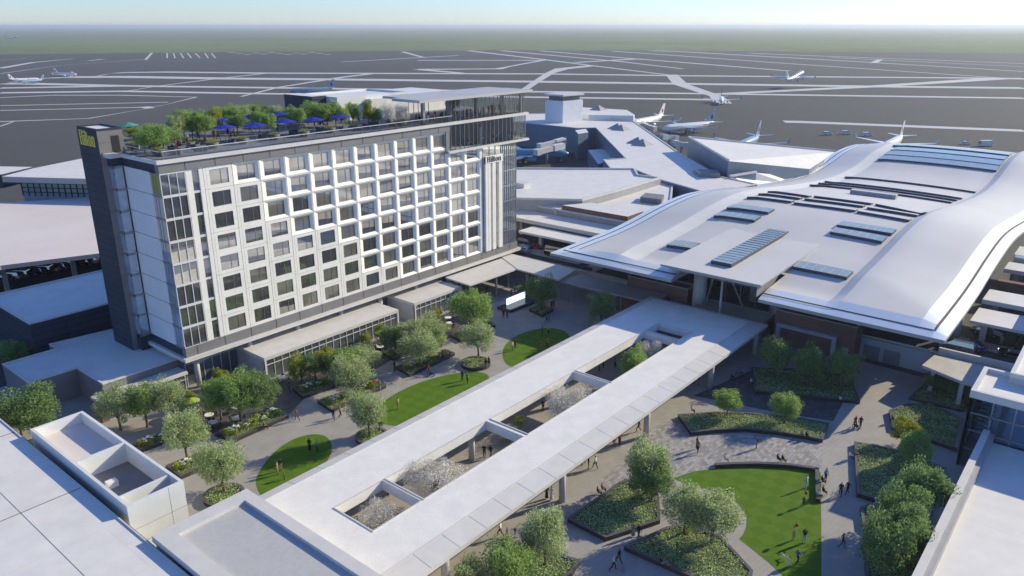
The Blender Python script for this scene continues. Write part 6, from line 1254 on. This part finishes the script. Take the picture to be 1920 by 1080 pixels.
# ------------------------------------------------------------------ aircraft
def make_plane(body, fin, belly=None):
    r = thing('airliner', (0, 0, 0), '', 'airliner'); belly = belly or body
    # nose at +X, length 37, wheels on z = 0
    b = MB(); prof = [(18.4, .1, -.5), (17.6, .95, -.35), (16, 1.6, -.1), (13.5, 1.95, 0), (-8, 1.95, 0), (-13, 1.45, .45), (-17, .65, 1.1), (-18.6, .2, 1.4)]
    b.tube([(x, 0, 3.6+z) for x, q, z in prof], [q for x, q, z in prof], 18)
    f = b.build('fuselage', M[body], r, smooth=True, local=True)
    w_ = MB(); w_.bar((17.1, -.7, 4.3), (17.1, .7, 4.3), .25, .3)
    for sy in (-1, 1): w_.bar((15.2, sy*1.86, 4.1), (-11.5, sy*1.72, 4.15), .12, .34)
    w_.build('window_row', M['car_glass'], f, local=True)
    for sy in (-1, 1):
        q = MB(); q.v = [(3.6, sy*1.5, 2.7), (-2.4, sy*1.5, 2.7), (-5.0, sy*17, 4.1), (-3.6, sy*17, 4.1), (3.6, sy*1.5, 3.2), (-2.4, sy*1.5, 3.0), (-5.0, sy*17, 4.25), (-3.6, sy*17, 4.25)]
        for fc in ((0, 1, 2, 3), (7, 6, 5, 4), (0, 4, 5, 1), (1, 5, 6, 2), (2, 6, 7, 3), (3, 7, 4, 0)): q.f.append(fc); q.m.append(0)
        wg = q.build('wing', M[belly], r, local=True); q = MB(); q.bar((-4.3, sy*17, 4.1), (-5.4, sy*17.5, 6), .9, .15); q.build('winglet', M[fin], wg, local=True)
        e = MB(); e.tube([(4.6, sy*5.6, 2.0), (4.2, sy*5.6, 2.0), (1.8, sy*5.6, 2.0), (.4, sy*5.6, 2.05)], (.85, 1.05, 1.0, .55), 14); e.bar((2.5, sy*5.6, 2.8), (.6, sy*5.6, 3.2), .3, .8); e.build('engine', M[belly], r, smooth=True, local=True)
        t = MB(); t.v = [(-14.3, sy*.6, 4.7), (-17.4, sy*.4, 4.9), (-18.8, sy*6.2, 5.4), (-17.6, sy*6.2, 5.4), (-14.3, sy*.6, 4.95), (-17.4, sy*.4, 5.05), (-18.8, sy*6.2, 5.5), (-17.6, sy*6.2, 5.5)]
        for fc in ((0, 1, 2, 3), (7, 6, 5, 4), (0, 4, 5, 1), (1, 5, 6, 2), (2, 6, 7, 3), (3, 7, 4, 0)): t.f.append(fc); t.m.append(0)
        t.build('tailplane', M[body], r, local=True)
    t = MB(); t.v = [(x, y, z) for y in (-.16, .16) for x, z in ((-11.8, 5.3), (-17.6, 5.2), (-19.6, 11.6), (-17.2, 11.6))]
    for fc in ((3, 2, 1, 0), (4, 5, 6, 7), (0, 1, 5, 4), (1, 2, 6, 5), (2, 3, 7, 6), (3, 0, 4, 7)): t.f.append(fc); t.m.append(0)
    tf = t.build('tail_fin', M[fin], r, local=True)
    q = MB()
    for sy in (-1, 1): q.lathe((-16.6, sy*.165, 7.6), [(.01, -1.3), (.8, -.5), (.95, .3), (.4, 1.1), (.01, 1.5)], 10, 0, 1, .05)
    q.build('tail_emblem', M['paint_red' if fin == 'paint_white' else 'paint_navy'], tf, local=True)
    g = MB()
    for x, y in ((13.5, 0), (-1, 2.6), (-1, -2.6)): g.bar((x, y, .5), (x, y, 2.2), .25); g.tube([(x, y-.4, .5), (x, y+.4, .5)], (.5, .5), 12)
    g.build('landing_gear', M['tyre'], r, local=True)
    return r
PP_ = {}
def plane(kind, loc, rz, label, pitch=0, sc=1.0, group='airliners on the airfield'):
    if kind not in PP_: r = PP_[kind] = make_plane(*kind)
    else: r = copy_tree(PP_[kind])
    r.location = loc; r.rotation_euler = (0, -pitch, rz); r.scale = (sc, sc, sc); tag(r, label, 'airliner', group); return r
def head(a, b_, z=0): p, q = P(*a, z), P(*b_, z); return atan2(q.y-p.y, q.x-p.x)
WR, BB, WB, SK = ('paint_white', 'paint_white'), ('paint_blue', 'paint_blue'), ('paint_white', 'paint_sky', 'paint_sky'), ('paint_sky', 'paint_sky')
plane(WR, P(47, 154, 0), head((25, 152), (72, 150)), 'white airliner with red tail emblem at the left edge of the airfield', 0, .72); plane(WR, P(124, 144, 0), head((98, 143), (152, 144)), 'white airliner with red tail emblem right of the leftmost pair', 0, .8); plane(SK, P(62, 156, 0), head((85, 153), (38, 156)), 'blue tinted airliner in front of the leftmost white one', 0, .65)
plane(BB, P(985, 304, 0), head((960, 303), (1030, 303)), 'blue airliner with its nose showing right of the hotel lounge floor')
plane(WR, P(1214, 238, 0)+Vector((0, 0, 0)), head((1240, 234), (1195, 243)), 'white airliner with red tail emblem parked nose in at the pier')
plane(WB, P(1290, 250, 0), head((1330, 245), (1255, 252)), 'white airliner with blue tail parked right of the pier')
plane(SK, P(1400, 282, 0), head((1420, 270), (1385, 285)), 'airliner mostly hidden behind the tall hall, blue tail showing'); plane(WR, P(1672, 282, 0), head((1694, 272), (1672, 284)), 'airliner hidden behind the wave roof with only its white tail fin showing')
plane(SK, P(585, 177, 0), head((622, 168), (560, 170)), 'blue airliner passing behind the plant room on the hotel roof')
plane(('paint_white', 'paint_navy'), P(1352, 194, 0), head((1352, 180), (1352, 197)), 'airliner taxiing towards the camera on the wide diagonal strip', 0, .8)
plane(SK, P(1490, 152, 6), head((1462, 152), (1525, 143)), 'pale blue airliner lifting off above the far runway', .16, 1.15); plane(WR, P(22, 73, 33), head((8, 73), (36, 73)), 'small white airliner in the air at the far left', .1, .58)
# boarding bridges
def bridge(a, b_, z0, z1, label):
    p, q = P(*a, z0+1.5), P(*b_, z1+1.5); t = thing('boarding_bridge', (p.x, p.y, 0), label, 'boarding bridge', 'boarding bridges at the pier'); m_ = p.lerp(q, .55)
    b = MB(); b.bar(p, m_, 2.0, 2.0); b.build('tunnel', M['trim'], t); b = MB(); b.bar(m_, q, 2.4, 2.4); b.build('outer_tunnel', M['white_wall'], t)
    b = MB(); d = (p-m_).normalized(); b.bar(p, p+d*2.5, 2.6, 2.4); b.build('cab', M['trim'], t)
    b = MB(); k = p.lerp(q, .3); b.bar((k.x, k.y, 0), (k.x, k.y, k.z), .8); b.bar((q.x, q.y, 0), (q.x, q.y, q.z), 1.6); b.build('support', M['metal'], t)
bridge((1018, 273), (1058, 263), 4, 5, 'grey boarding bridge, rear one above the blue airliner'); bridge((1012, 284), (1056, 273), 4, 5, 'grey boarding bridge, front one beside the blue airliner nose'); bridge((1222, 240), (1205, 234), 4, 5, 'boarding bridge at the white airliner with red emblem'); bridge((1262, 258), (1240, 256), 4, 5, 'boarding bridge at the airliner with blue tail'); bridge((1285, 272), (1262, 268), 4, 5, 'short boarding bridge close to the tall hall')
